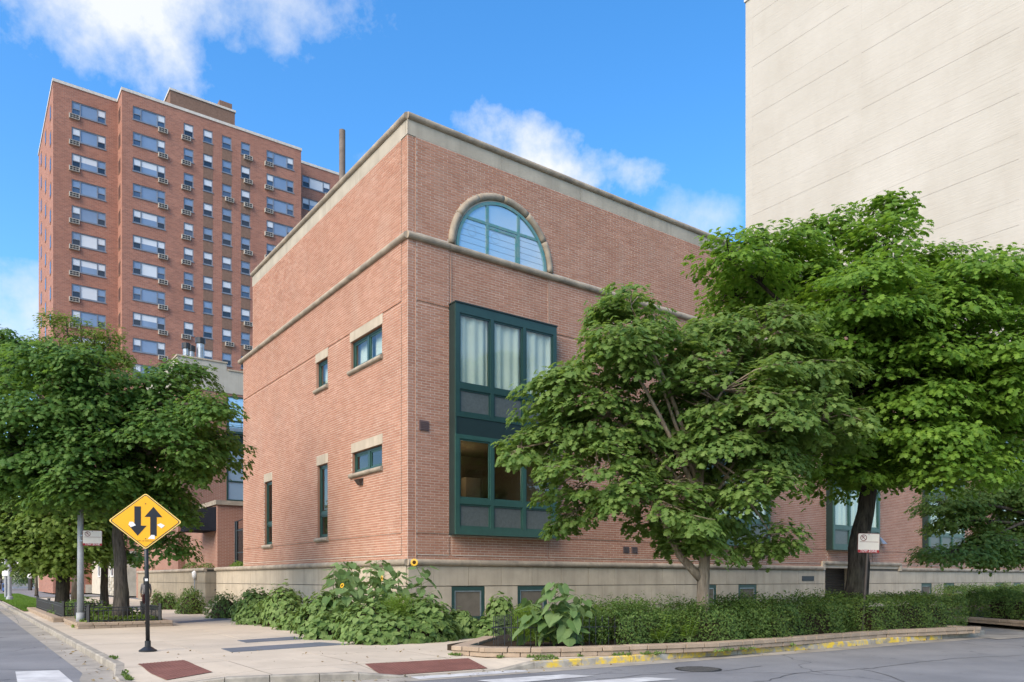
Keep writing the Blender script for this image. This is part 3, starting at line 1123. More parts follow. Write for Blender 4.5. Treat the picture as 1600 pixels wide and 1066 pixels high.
# stone blocks of the base
bwins = [(ra(p0), ra(p1)) for p0, p1 in ((705, 757), (808, 860), (1089, 1119), (1153, 1182), (1439, 1455.5), (1474, 1491), (1555, 1568), (1583, 1595))]
bwins[1] = (bwins[1][0], bwins[1][0] + 1.25)
for zi, (z0, z1) in enumerate(((.0, .5), (.515, 1.25), (1.27, 1.875))):
    hol = [(21.9, 25.0)] + ([(a, b) for a, b in bwins] if zi < 2 else [])
    off = .88 if zi != 1 else .28
    for s0, s1 in sub_intervals((0.0, AEND), hol):
        if zi == 0 and s1 < 28:
            pass
        edges = [s0]
        x = off + math.ceil((s0 - off) / 1.26) * 1.26
        while x < s1:
            if x - edges[-1] > .15 and s1 - x > .15:
                edges.append(x)
            x += 1.26
        edges.append(s1)
        for a, b in zip(edges[:-1], edges[1:]):
            MB().box(a + .006, b - .006, -.03 + random.uniform(-.002, .002), .06, z0 + .004, z1).build('stone_block', 'limestone', base)
    x = .06
    while x < 20.7:
        b = min(x + 1.36 + .1 * (zi % 2), 20.7)
        MB().box(-.03 + random.uniform(-.002, .002), .06, x + .006, b - .006, z0 + .004, z1).build('stone_block', 'limestone', base)
        x = b
# terrace end and side
# entrance: stone jambs, raised head and a dark louvred door set back
ent = MB()
ent.box(21.88, 21.9, -.03, .9, 0, 2.12)
ent.box(25.0, 25.02, -.03, .9, 0, 2.12)
ent.box(21.7, 28.75, -.025, .5, 2.0, 2.14)
ent.box(21.6, 21.82, -.1, .02, 1.9, 2.32)
ent.box(28.62, 28.82, -.1, .02, 1.9, 2.32)
ent.build('entrance_surround', 'limestone', B)
door = MB().box(21.9, 25.0, .85, .9, 0, 2.1).build('door', 'dark_metal', B)
m_ = MB().box(-1.5, 1.5, -.02, .02, -.025, .025)
slat = m_.build('slat', 'dark_metal', door, (23.45, .82, .08), rot=(R(25), 0, 0))
for k_ in range(1, 25):
    o = slat.copy()
    COL.objects.link(o)
    o.location = (23.45, .82, .08 + k_ * .082)
MB().tube([(22.3, .45, 1.93), (22.3, .45, 1.99)], .11, 12).build('entrance_lamp', 'lamp_glow', door)
# plaque, vents, lamps on the street front
MB().box(20.05, 20.98, -.045, -.02, 1.40, 1.62).build('plaque', 'dark_metal', base)
v_ = MB().box(.37, .69, -.06, 0, 5.97, 6.27)
vent = v_.build('louvre_vent', 'vent', B)
for k_ in range(5):
    MB().box(.395, .665, -.075, -.06, 6.0 + k_ * .052, 6.03 + k_ * .052).build('louvre', 'vent', vent)
for a0 in (8.85, 9.28):
    vv = MB().box(a0, a0 + .3, -.055, 0, 2.44, 2.68).build('wall_vent', 'vent', B)
    for k_ in range(3):
        MB().box(a0 + .03, a0 + .27, -.065, -.055, 2.47 + k_ * .07, 2.5 + k_ * .07).build('louvre', 'bronze', vv)
m_ = MB()
m_.add([(26.55, -.02, 3.25), (27.0, -.02, 3.25), (27.0, -.3, 3.25), (26.55, -.3, 3.25), (26.72, -.02, 3.62), (26.83, -.02, 3.62)],
       [(0, 1, 2, 3), (3, 2, 5, 4), (0, 3, 4), (2, 1, 5), (1, 0, 4, 5)])
m_.build('wall_lamp', 'zinc', B)
# flood light on the side wall
m_ = MB()
m_.add([(0, 3.0, 4.83), (0, 3.35, 4.83), (-.22, 3.35, 4.78), (-.22, 3.0, 4.78), (0, 3.0, 4.62), (0, 3.35, 4.62), (-.10, 3.30, 4.60), (-.10, 3.05, 4.60)],
       [(0, 1, 2, 3), (3, 2, 6, 7), (4, 7, 6, 5), (0, 3, 7, 4), (1, 5, 6, 2)])
m_.build('flood_light', 'bronze', B)


def room(side, a0, a1, z0, z1, depth, mat):
    m_ = MB()
    tf = (lambda x, d, z: (x, d, z)) if side == 'r' else (lambda x, d, z: (d, x, z))
    p = [tf(x, d, z) for d in (.16, depth) for (x, z) in ((a0, z0), (a1, z0), (a1, z1), (a0, z1))]
    m_.add(p, [(4, 5, 6, 7), (0, 1, 5, 4), (1, 2, 6, 5), (2, 3, 7, 6), (3, 0, 4, 7)])
    return m_


# side wall windows
for kind, b0, b1, z0, z1, ncol in LWIN:
    w = MB()
    w.box(.0, .16, b0, b0 + .01, z0, z1)
    w.box(.0, .16, b1 - .01, b1, z0, z1)
    w.box(.0, .16, b0 + .01, b1 - .01, z1 - .01, z1)
    w.box(.0, .16, b0 + .01, b1 - .01, z0, z0 + .01)
    win = w.build('window', 'brick', B)
    F_ = MB()
    t_ = .085
    d0, d1 = .07, .15
    F_.box(d0, d1, b0 + .01, b0 + t_, z0 + .01, z1 - .01)
    F_.box(d0, d1, b1 - t_, b1 - .01, z0 + .01, z1 - .01)
    F_.box(d0 + .002, d1, b0 + t_, b1 - t_, z1 - t_, z1 - .01)
    F_.box(d0 + .002, d1, b0 + t_, b1 - t_, z0 + .01, z0 + t_)
    zm = z0 + (z1 - z0) * .33 if kind == 'tall' else None
    if ncol == 2:
        bm_ = (b0 + b1) / 2
        F_.box(d0 - .004, d1, bm_ - .075, bm_ + .075, z0 + t_, z1 - t_)
    if zm:
        F_.box(d0 - .004, d1, b0 + t_, b1 - t_, zm - .06, zm + .06)
    F_.build('frame', 'green', win)
    cols = [(b0 + t_, b1 - t_)] if ncol == 1 else [(b0 + t_, (b0 + b1) / 2 - .075), ((b0 + b1) / 2 + .075, b1 - t_)]
    rows = [(z0 + t_, z1 - t_)] if not zm else [(z0 + t_, zm - .06), (zm + .06, z1 - t_)]
    for c0, c1 in cols:
        for r0, r1 in rows:
            s_ = MB()
            for (p0, p1, q0, q1) in ((c0, c0 + .05, r0, r1), (c1 - .05, c1, r0, r1), (c0 + .05, c1 - .05, r1 - .05, r1), (c0 + .05, c1 - .05, r0, r0 + .05)):
                s_.box(.095, .14, p0, p1, q0, q1)
            s_.build('sash', 'green2', win)
            MB().box(.118, .124, c0 + .05, c1 - .05, r0 + .05, r1 - .05).build('pane', 'glass', win)
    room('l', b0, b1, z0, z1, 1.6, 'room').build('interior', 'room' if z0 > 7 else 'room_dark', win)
    if kind != 'tall' and z0 > 7:
        for c0, c1 in cols:
            MB().box(.30, .305, c0 + .1, c1, z0 + .05, z1).build('roller_blind', 'curtain', win)
    hgt = .32 if z0 > 5 else .34
    MB().box(-PROUD - .012, .03, b0 - .05, b1 + .05, z1 + .002, z1 + hgt).build('lintel', 'limestone', win)
    s_ = MB()
    sp = [(.105 * math.cos(a) + .03, .085 * math.sin(a)) for a in np.linspace(-math.pi / 2, math.pi / 2, 8)] + [(-.15, .085), (-.15, -.085)]
    n_ = len(sp)
    vs = [(-o, y, z0 - .075 + h) for y in (b0 - .08, b1 + .1) for o, h in sp]
    s_.add(vs, [tuple(reversed((j, (j + 1) % n_, n_ + (j + 1) % n_, n_ + j))) for j in range(n_)] + [tuple(range(n_)), tuple(reversed(range(n_, 2 * n_)))])
    s_.build('sill', 'limestone_roll', win)


# bay windows
def curtain_mesh(x0, x1, z0, z1, y):
    n = int((x1 - x0) / .025)
    vs, fs = [], []
    ph = random.uniform(0, 6)
    for i in range(n + 1):
        x = x0 + (x1 - x0) * i / n
        yy = y + .022 * math.sin(i * .52 + ph + .8 * math.sin(i * .13)) + .022 * math.sin(i * .19 + ph)
        vs += [(x, yy, z0), (x, yy + .01, z1)]
    fs = [(2 * i, 2 * i + 2, 2 * i + 3, 2 * i + 1) for i in range(n)]
    return MB().add(vs, fs)


for bi, (a0, a1) in enumerate(bays):
    f0, f1 = a0, a1
    d = -BAYD
    mb = MB()
    mb.box(f0, f0 + .05, d + .05, .02, BZ0, BZ1)
    mb.box(f1 - .05, f1, d + .05, .02, BZ0, BZ1)
    mb.box(f0 + .05, f1 - .05, d + .05, .02, BZ1 - .05, BZ1)
    mb.box(f0 + .05, f1 - .05, d + .05, .02, BZ0, BZ0 + .05)
    mb.box(f0 - .02, f1 + .02, d - .03, .03, BZ1, BZ1 + .04)
    bay = mb.build('bay_window', 'green_dark', B)
    g = MB()
    e = .15
    zs = [(3.08, 3.80, 'mesh_glass'), (3.97, 5.80, 'glass'), (6.60, 7.33, 'mesh_glass'), (7.50, 9.66, 'glass')]
    w3 = (f1 - f0 - 2 * e - .24) / 3
    cols = [(f0 + e + i * (w3 + .12), f0 + e + i * (w3 + .12) + w3) for i in range(3)]
    hol = [(c0, c1, z0, z1) for c0, c1 in cols for z0, z1, _ in zs] + [(f0 + .05, f1 - .05, 5.93, 6.47)]
    for c in cells(f0, f1, BZ0, BZ1, hol):
        lower = (c[2] + c[3]) / 2 < 5.95
        g.box(c[0], c[1], d, d + .05, c[2], c[3], 1 if lower else 0)
    g.build('frame', ['green', 'green2'], bay)
    MB().box(f0 + .05, f1 - .05, d + .02, d + .05, 5.93, 6.47).build('spandrel_panel', 'green_dark', bay)
    for z0, z1, gm in zs:
        for c0, c1 in cols:
            s_ = MB()
            for (p0, p1, q0, q1) in ((c0, c0 + .05, z0, z1), (c1 - .05, c1, z0, z1), (c0 + .05, c1 - .05, z1 - .05, z1), (c0 + .05, c1 - .05, z0, z0 + .05)):
                s_.box(p0, p1, d + .03, d + .08, q0, q1)
            s_.build('sash', 'green2' if z0 < 5.9 else 'green', bay)
            MB().box(c0 + .05, c1 - .05, d + .055, d + .061, z0 + .05, z1 - .05).build('pane', gm, bay)
    iz = [(BZ0 + .05, 5.95), (6.45, BZ1 - .05)]
    for qi, (z0, z1) in enumerate(iz):
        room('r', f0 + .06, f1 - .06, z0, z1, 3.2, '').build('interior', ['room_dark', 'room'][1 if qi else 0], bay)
    if bi == 0:
        for c0, c1 in cols:
            curtain_mesh(c0 + .02, c1 - .02, 7.4, 9.7, d + .13).build('curtain', 'curtain', bay, smooth=True)
    else:
        for c0, c1 in cols:
            curtain_mesh(c0 + .02, c1 - .02, 3.9, 5.8, d + .13).build('curtain', 'curtain', bay, smooth=True)
    # a few things on the lower room's far wall, and the lit ceiling lamp seen through the glass
    if bi == 0:
        MB().tube([(f0 + 1.15, 1.6, 5.38), (f0 + 1.15, 1.6, 5.46)], .16, 14).build('ceiling_lamp', 'lamp_glow', bay)
        ld = bpy.data.lights.new('room_lamp', 'POINT')
        ld.energy = 7
        ld.color = (1, .72, .45)
        ld.shadow_soft_size = .15
        lo = bpy.data.objects.new('room_lamp', ld)
        COL.objects.link(lo)
        lo.parent = bay
        lo.location = (f0 + 1.15, 1.6, 5.2)
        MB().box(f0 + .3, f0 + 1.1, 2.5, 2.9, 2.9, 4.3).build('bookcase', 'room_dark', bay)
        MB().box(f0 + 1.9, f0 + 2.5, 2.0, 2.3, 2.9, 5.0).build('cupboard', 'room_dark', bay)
        MB().box(f0 + 1.3, f0 + 1.6, 2.2, 2.26, 4.2, 5.5).build('cabinet', 'room', bay)
        MB().box(f0 + 2.6, f0 + 3.4, 3.2, 3.25, 4.7, 5.5).build('picture', 'room', bay)

# basement windows
for i, (a0, a1) in enumerate(bwins):
    z0, z1 = .2, 1.24
    w = MB()
    for (p0, p1, q0, q1) in ((a0, a0 + .12, z0, z1), (a1 - .12, a1, z0, z1), (a0 + .12, a1 - .12, z1 - .12, z1), (a0 + .12, a1 - .12, z0, z0 + .1)):
        w.box(p0, p1, -.01, .08, q0, q1)
    win = w.build('basement_window', 'green', B)
    s_ = MB()
    for (p0, p1, q0, q1) in ((a0 + .12, a0 + .16, z0 + .1, z1 - .12), (a1 - .16, a1 - .12, z0 + .1, z1 - .12), (a0 + .16, a1 - .16, z1 - .16, z1 - .12)):
        s_.box(p0, p1, .01, .06, q0, q1)
    s_.build('sash', 'zinc', win)
    MB().box(a0 + .16, a1 - .16, .035, .045, z0 + .1, z1 - .16).build('pane', 'mesh_glass', win)

# half round window on the string course
arc = B
aw = MB()
ang = np.linspace(0, math.pi, 37)


def ring(mb_, c, z, r0, r1, y0, y1, a0=0.0, a1=math.pi, n=36, mi=0):
    an = np.linspace(a0, a1, n + 1)
    vs = []
    for a in an:
        for (r, y) in ((r0, y0), (r1, y0), (r1, y1), (r0, y1)):
            vs.append((c + r * math.cos(a), y, z + r * math.sin(a)))
    fs = []
    for i in range(n):
        for j in range(4):
            fs.append((4 * i + j, 4 * i + (j + 1) % 4, 4 * i + 4 + (j + 1) % 4, 4 * i + 4 + j))
    fs += [(3, 2, 1, 0), (4 * n, 4 * n + 1, 4 * n + 2, 4 * n + 3)]
    mb_.add(vs, fs, mi)
    return mb_


rin = arch_r - .16
ring(aw, arch_c, arch_z, rin - .10, rin, -.07, .0)
awin = aw.build('arched_window', 'teal', B)
fm = MB()
hx = .62
ztr = .98
fm.box(arch_c - hx - .05, arch_c - hx + .05, -.06, 0, arch_z, arch_z + math.sqrt((rin - .1) ** 2 - hx ** 2) + .03)
fm.box(arch_c + hx - .05, arch_c + hx + .05, -.06, 0, arch_z, arch_z + math.sqrt((rin - .1) ** 2 - hx ** 2) + .03)
xx = math.sqrt((rin - .1) ** 2 - ztr ** 2)
for x0, x1 in ((-xx - .03, -hx - .05), (-hx + .05, hx - .05), (hx + .05, xx + .03)):
    fm.box(arch_c + x0, arch_c + x1, -.055, 0, arch_z + ztr - .045, arch_z + ztr + .045)
fm.box(arch_c - hx + .05, arch_c + hx - .05, -.05, 0, arch_z + ztr - .15, arch_z + ztr - .08)
fm.box(arch_c + hx - .13, arch_c + hx - .05, -.052, 0, arch_z, arch_z + ztr - .15)
fm.build('frame', 'teal', awin)
disc = [(arch_c + (rin - .09) * math.cos(a), -.032, arch_z + (rin - .09) * math.sin(a)) for a in np.linspace(0, math.pi, 33)]
MB().add(disc, [tuple(range(len(disc)))]).build('pane', 'archglass', awin)
lm = MB()
for k_ in range(1, 5):
    zz = arch_z + k_ * .2
    hw = math.sqrt((rin - .12) ** 2 - (k_ * .2) ** 2)
    lm.box(arch_c - hw, arch_c + hw, -.038, -.033, zz - .003, zz + .003)
for cx in (-1.2, -.3):
    an = np.linspace(0, 2 * math.pi, 17)
    vs = []
    for a in an:
        vs += [(arch_c + cx + .155 * math.cos(a), -.04, arch_z + .6 + .155 * math.sin(a)), (arch_c + cx + .161 * math.cos(a), -.04, arch_z + .6 + .161 * math.sin(a))]
    lm.add(vs, [(2 * i, 2 * i + 1, 2 * i + 3, 2 * i + 2) for i in range(16)])
lm.build('leading', 'lead', awin)
# stone roll round the arch in five pieces
for k_ in range(6):
    a0, a1 = math.pi * k_ / 6 + .004, math.pi * (k_ + 1) / 6 - .004
    pts = [(arch_c + arch_r * math.cos(a), -.03, arch_z + arch_r * math.sin(a)) for a in np.linspace(a0, a1, 9)]
    MB().tube(pts, .118, 12).build('arch_stone', 'limestone_roll', awin, smooth=True)

# iron fence on the terrace behind the corner
t = thing('terrace_fence', 'tall black iron fence standing on the stone terrace behind the brick building', 'fence', (*uv(.35, BEND + .3), ZL1 - .08), TH)
pk = MB().box(-.011, .011, -.011, .011, 0, 1.95)
first = None
for k_ in range(16):
    if first is None:
        first = pk.build('picket', 'iron', t, (0, .1 + k_ * .13, 0))
    else:
        o = first.copy()
        COL.objects.link(o)
        o.location = (0, .1 + k_ * .13, 0)
for z in (.12, .75, 1.85):
    MB().box(-.02, .02, 0, 2.1, z, z + .05).build('rail', 'iron', t)
for y in (1.85, 2.1):
    MB().box(-.045, .045, y - .045, y + .045, 0, 2.35).build('post', 'iron', t)
MB().tube([(0, 2.1, 2.3), (0, 1.4, 2.36), (0, .4, 2.42)], .02, 6).build('arm', 'iron', t)

# stack pipe on the roof
sp_ = uv(1.35, 7.9)
t = thing('stack_pipe', 'slim brown vent stack rising above the brick parapet', 'pipe', (*sp_, 14.85), TH)
MB().tube([(0, 0, 0), (0, 0, 4.25)], .12, 14).build('pipe', 'stack', t, smooth=False)
MB().tube([(0, 0, .55), (0, 0, .8)], .2, 12).build('collar', 'dark_metal', t)
MB().box(-.5, 0, -.02, .02, .6, .66).build('bracket', 'dark_metal', t)
for i, (px, lab) in enumerate(((421, 'black dome roof vent behind the left parapet, nearer the low end'), (437, 'small black dome roof vent behind the left parapet, higher up'))):
    b_ = lb(px, .6)
    t = thing('roof_vent', lab, 'vent', (*uv(.6, b_), 14.85), TH, 'dome vents behind the parapet')
    MB().tube([(0, 0, 0), (0, 0, .75)], .12, 10).build('pipe', 'dark_metal', t)
    MB().tube([(0, 0, .7), (0, 0, .8), (0, 0, .93), (0, 0, 1.0)], [.2, .24, .2, .06], 12).build('hood', 'iron', t, smooth=True)

# ------------------------------------------------------------------ wings behind
Wg = thing('rear_wing', 'brick wing with grey stucco parapet and green windows behind the corner', 'building', (*uv(.5, 31.6), 0), TH)
wz = 15.7
holes = [(3.0, 5.6, 6.6, 13.6)]
m_ = MB()
for c in cells(0, 14, 0, 13.75, holes):
    m_.add([(c[0], 0, c[2]), (c[1], 0, c[2]), (c[1], 0, c[3]), (c[0], 0, c[3])], [(0, 1, 2, 3)])
m_.add([(0, 0, 0), (0, 14, 0), (0, 14, 13.75), (0, 0, 13.75)], [(3, 2, 1, 0)])
m_.add([(14, 0, 0), (14, 14, 0), (14, 14, 13.75), (14, 0, 13.75)], [(0, 1, 2, 3)])
m_.build('wall', 'wing_brick', Wg)
m_ = MB().box(-.04, 3.0, -.04, 14, 13.76, 15.7)
m_.box(3.002, 14, -.035, 14, 13.76, 15.25)
m_.build('parapet', 'stucco', Wg)
MB().box(-.1, 3.06, -.1, 14.1, 15.7, 15.8).box(3.06, 14.1, -.1, 14.1, 15.25, 15.34).build('coping', 'limestone', Wg)
MB().box(-.1, 3.0, -.1, 0, 12.55, 12.8).build('ledge', 'limestone_roll', Wg)
wb = MB()
wcols = [(3.1, 4.25), (4.4, 5.5)]
wrows = [(6.75, 7.9), (8.0, 10.0), (11.0, 11.9), (12.0, 13.5)]
for c in cells(3.0, 5.6, 6.6, 13.6, [(a, b, z0, z1) for a, b in wcols for z0, z1 in wrows]):
    wb.box(c[0], c[1], -.08, .02, c[2], c[3])
wdw = wb.build('window', 'green', Wg)
for a, b in wcols:
    for z0, z1 in wrows:
        MB().box(a, b, -.02, -.01, z0, z1).build('pane', 'archglass', wdw)
rl = MB()
for z in (11.5, 11.8, 12.1, 12.4):
    rl.tube([(3.0, -.5, z), (6.4, -.5, z)], .02, 6)
for x in (3.0, 4.1, 5.3, 6.4):
    rl.box(x - .02, x + .02, -.52, -.48, 11.2, 12.42)
rl.box(2.9, 6.5, -.55, -.081, 11.05, 11.2)
rl.build('balcony_rail', 'green', Wg)
for (px, py0, py1, r, lab) in ((291, 537, 556, .24, 'short dark capped flue nearest the stucco parapet corner'), (299, 541, 558, .22, 'low black flue between two taller flues'), (313, 529, 558, .27, 'tall zinc flue with black cap on the stucco parapet')):
    a_ = ra(px, .8, np.array(uv(.5, 31.6)))
    p = uv(.5 + a_, 32.4)
    Yp = p[1]
    zt = H + (905 - py0) / FPX * Yp
    t = thing('flue', lab, 'flue', (*p, 15.7), TH, 'flues on the stucco parapet')
    MB().tube([(0, 0, 0), (0, 0, zt - 15.7 - .3)], r * .85, 12).build('pipe', 'zinc', t, smooth=False)
    MB().tube([(0, 0, zt - 15.7 - .35), (0, 0, zt - 15.7)], r * 1.15, 12).build('cap', 'iron', t)

# single storey entrance wing with awning
E_ = thing('entrance_wing', 'low brick entrance wing with stone cap between terrace and rear wing', 'building', (*uv(.9, 24), 0), TH)
MB().box(0, 9, 0, 7.4, 0, 5.65).build('wall', 'wing_brick', E_)
MB().box(-.12, 9.1, -.12, 7.45, 5.652, 5.9).build('cap', 'limestone_roll', E_)
aw_ = thing('awning', 'black fabric entrance awning jutting from the low brick wing', 'awning', (*uv(.9, 24.2), 4.2), TH)
MB().add([(-.001, 0, 0), (-.001, 2.8, 0), (-1.3, 2.8, 0), (-1.3, 0, 0), (-.001, 0, 1.35), (-.001, 2.8, 1.35), (-1.3, 1.4, 1.2)],
         [(0, 3, 2, 1), (0, 4, 6, 3), (3, 6, 2), (2, 6, 5, 1), (4, 5, 6)]).build('canopy', 'awning', aw_)

# terrace wall beyond the entrance
Tw = thing('terrace_wall', 'long low beige terrace wall with rounded cap beyond the entrance steps', 'wall', (*uv(0, 22.9), 0), TH)
prev = MB().box(.03, 1.2, 0, 19, 0, ZL1 - .1).build('core', 'joint', Tw)
for zi, (z0, z1) in enumerate(((0, .5), (.515, 1.25), (1.27, 1.875))):
    y = 0.0
    while y < 19:
        y1 = min(19, y + 3.8)
        MB().box(-.03, .06, y + .006, y1 - .006, z0 + .004, z1).build('stone_block', 'limestone_old', Tw)
        y = y1
    MB().box(-.03, 1.2, -.03, -.001, z0 + .004, z1).build('stone_block', 'limestone_old', Tw)
profile_pieces('cap_stone', roll, 'l', -.05, 19, 2.4, ZL0, 'limestone_roll', Tw)
MB().box(.0, 1.2, -.1, 19, ZL1 - .08, ZL1).build('cap_slab', 'limestone_roll', Tw)
MB().tube([(-.12, 1.9, 1.45), (-.12, 1.9, 1.62), (-.12, 1.9, 1.85), (-.12, 1.9, 1.95)], [.06, .13, .15, .05], 10).build('globe_lamp', 'white', Tw, smooth=True)
MB().tube([(-.12, 1.9, 0), (-.12, 1.9, 1.45)], .035, 8).build('lamp_stem', 'pole_grey', Tw)
# back wall of the terrace and steps
BWl = thing('courtyard_wall', 'brick courtyard wall standing above the far terrace', 'wall', (*uv(1.3, 28), 0), TH)
MB().box(0, .4, 3.6, 14, 0, 4.6).build('wall', 'wing_brick', BWl)
MB().box(-.08, .48, 3.5, 14, 4.602, 4.8).build('cap', 'limestone_roll', BWl)
st = thing('entrance_steps', 'concrete steps with black handrail between the two terrace walls', 'steps', (*uv(.1, 20.85), 0), TH)
for k_ in range(6):
    MB().box(k_ * .3, 2.2, 0, 2.0, k_ * .17 + (.001 if k_ else 0), (k_ + 1) * .17).build('step', 'kerb', st)
MB().tube([(-.1, .3, .9), (0, .3, .95), (1.5, .3, 1.8), (1.6, .3, 1.8)], .025, 8).build('handrail', 'iron', st)

# far buildings along the left pavement
S1 = thing('stone_shop', 'pale stone shopfront with white windows and flower boxes beyond the trees', 'shop', (*uv(.5, 50), 0), TH)
MB().box(0, 8, 2.5, 20, 0, 3.6).build('wall', 'palestone', S1)
MB().box(-.3, 8, 2.4, 20.1, 3.602, 3.9).build('cornice', 'tower_cap', S1)
MB().box(.5, 8, 3, 20, 3.902, 9).build('upper_wall', 'wing_brick', S1)
for k_ in range(40):
    zz = .15 + (k_ % 5) * .28
    yy = 2.6 + (k_ // 5) * 1.1 + (.5 if k_ % 2 else 0)
    MB().box(-.05 - random.uniform(0, .03), 0, yy, yy + 1.04, zz, zz + .26).build('stone', 'palestone', S1)
for yy in (3.4, 5.9, 8.4, 11, 13.6):
    w = MB()
    for (p0, p1, q0, q1) in ((yy, yy + .15, 1.7, 3.4), (yy + 1.5, yy + 1.65, 1.7, 3.4), (yy + .15, yy + 1.5, 3.25, 3.4), (yy + .15, yy + 1.5, 1.7, 1.8)):
        w.box(-.1, .0, p0, p1, q0, q1)
    wn = w.build('window', 'white', S1)
    MB().box(-.03, -.02, yy + .15, yy + 1.5, 1.8, 3.25).build('pane', 'tower_glass_dark', wn)
MB().tube([(-.25, 2.2, 2.3), (-.25, 2.2, 2.45), (-.25, 2.2, 2.7), (-.25, 2.2, 2.8)], [.1, .17, .15, .05], 8).build('wall_lantern', 'lamp_glow', S1)
MB().box(-.3, 0, 2.18, 2.22, 2.8, 2.84).build('lantern_bracket', 'iron', S1)
S2 = thing('brick_house', 'red brick house with small windows far along the left pavement', 'house', (*uv(.2, 72), 0), TH)
MB().box(0, 12, 0, 60, 0.9, 11).build('wall', 'far_brick', S2)
MB().box(-.06, 12, -.05, 60, 0, .9).build('plinth', 'palestone', S2)
for k_ in range(10):
    wn = MB().box(-.03, .05, 3 + k_ * 4.2, 4.0 + k_ * 4.2, 2.9, 4.6).build('window', 'tower_glass_dark', S2)
S3 = thing('garden_wall', 'pale stone garden wall at the far end of the lawn', 'wall', (-80, 128, 0), 0)
MB().box(0, 30, 0, .6, 0, 2.6).build('wall', 'palestone', S3)
MB().box(-.1, 30.1, -.1, .7, 2.602, 2.8).build('coping', 'tower_cap', S3)
MB().box(8, 10, -.03, 0, 0, 2.1).build('gate', 'darkbrown', S3)

# ------------------------------------------------------------------ brick tower
TP = np.array([-41.3, 80.85])
Tt = thing('brick_tower', 'tall red brick apartment tower with rows of windows and air conditioners', 'apartment tower', (*TP, 0), TH)
TZ = 51.8 + H


def tz(px, py, b=0.0):
    a = ra(px, b, TP)
    P = uv(a, b, TP)
    return H + (905 - py) / FPX * P[1]


def trow(px, py_top, step=2.75, n=13, b=0.0):
    z = tz(px, py_top, b)
    return [z - step * k_ for k_ in range(n)]


WH = 1.42
SB = 2.6
cols_t = []   # kind, a0, a1, setback, rows, ac side
cols_t.append(('triple', ra(112, SB, TP), ra(165.5, SB, TP), SB, trow(112, 157, b=SB), 'l'))
cols_t.append(('triple', ra(207.5, 0, TP), ra(258.5, 0, TP), 0, trow(207.5, 165, b=0), 'r'))
for px0, px1, py, ac in ((287, 302.5, 191.5, 'l'), (317.5, 332.5, 201, ''), (347, 362, 211, ''), (376.5, 391, 221, 'r')):
    cols_t.append(('single', ra(px0, 0, TP), ra(px1, 0, TP), 0, trow(px0, py), ac))
cols_t.append(('triple', ra(416.5, 0, TP), ra(459, 0, TP), 0, trow(416.5, 234), 'l'))
cols_t.append(('triple', ra(472.5, SB, TP), ra(516, SB, TP), SB, trow(472.5, 273, b=SB), 'r'))
A_s1 = ra(83, SB, TP)
A_s2 = ra(470.5, 0, TP)
A_end = A_s2 + 9
WB = MB()


def tw_quad(a0, a1, z0, z1, b):
    WB.add([(a0, b, z0), (a1, b, z0), (a1, b, z1), (a0, b, z1)], [(0, 1, 2, 3)])


for (x0, x1, b) in ((A_s1, 0, SB), (0, A_s2, 0), (A_s2, A_end, SB)):
    hol = [(c[1], c[2], z - WH, z) for c in cols_t if c[3] == b and x0 - .1 < c[1] < x1 for z in c[4]]
    # group holes per column so that the cell grid stays small
    xs = sorted([(c[1], c[2], c[4]) for c in cols_t if c[3] == b and x0 - .1 < c[1] < x1], key=lambda q: q[0])
    cur = x0
    for c0, c1, rows in xs:
        tw_quad(cur, c0, 0, TZ, b)
        zc = TZ
        for z in rows:
            tw_quad(c0, c1, z, zc, b)
            zc = z - WH
            for (p, q) in (((c0, c0), (z - WH, z)), ((c1, c1), (z - WH, z))):
                WB.add([(p[0], b, q[0]), (p[0], b + .14, q[0]), (p[0], b + .14, q[1]), (p[0], b, q[1])], [(0, 1, 2, 3)])
            WB.add([(c0, b, z), (c1, b, z), (c1, b + .14, z), (c0, b + .14, z)], [(0, 1, 2, 3)])
            WB.add([(c0, b, z - WH), (c1, b, z - WH), (c1, b + .14, z - WH), (c0, b + .14, z - WH)], [(3, 2, 1, 0)])
        tw_quad(c0, c1, 0, zc, b)
        cur = c1
    tw_quad(cur, x1, 0, TZ, b)
WB.add([(A_s1, SB, 0), (A_s1, 20, 0), (A_s1, 20, TZ), (A_s1, SB, TZ)], [(3, 2, 1, 0)])
WB.add([(0, 0, 0), (0, SB, 0), (0, SB, TZ), (0, 0, TZ)], [(3, 2, 1, 0)])
WB.add([(A_s2, 0, 0), (A_s2, SB, 0), (A_s2, SB, TZ), (A_s2, 0, TZ)], [(0, 1, 2, 3)])
WB.add([(A_end, SB, 0), (A_end, 20, 0), (A_end, 20, TZ), (A_end, SB, TZ)], [(0, 1, 2, 3)])
WB.add([(A_s1, 20, 0), (A_end, 20, 0), (A_end, 20, TZ), (A_s1, 20, TZ)], [(3, 2, 1, 0)])
WB.build('wall', 'tower_brick', Tt)
rf = MB().box(.2, A_s2, .2, SB, TZ - .4, TZ - .3).box(A_s1 + .2, A_end, SB + .01, 20, TZ - .4, TZ - .3).build('roof', 'dark_metal', Tt)
cp = MB()
for (x0, x1, y0, y1) in ((A_s1 - .08, .0, SB - .08, SB + .3), (-.08, A_s2 + .08, -.08, .3), (A_s2 + .08, A_end, SB - .08, SB + .3), (A_s1 - .08, A_s1 + .3, SB + .3, 20), (-.08, .3, .3, SB - .08), (A_s2 - .3, A_s2 + .08, .3, SB - .08)):
    cp.box(x0, x1, y0, y1, TZ - .02, TZ + .28)
cp.build('coping', 'tower_cap', Tt)
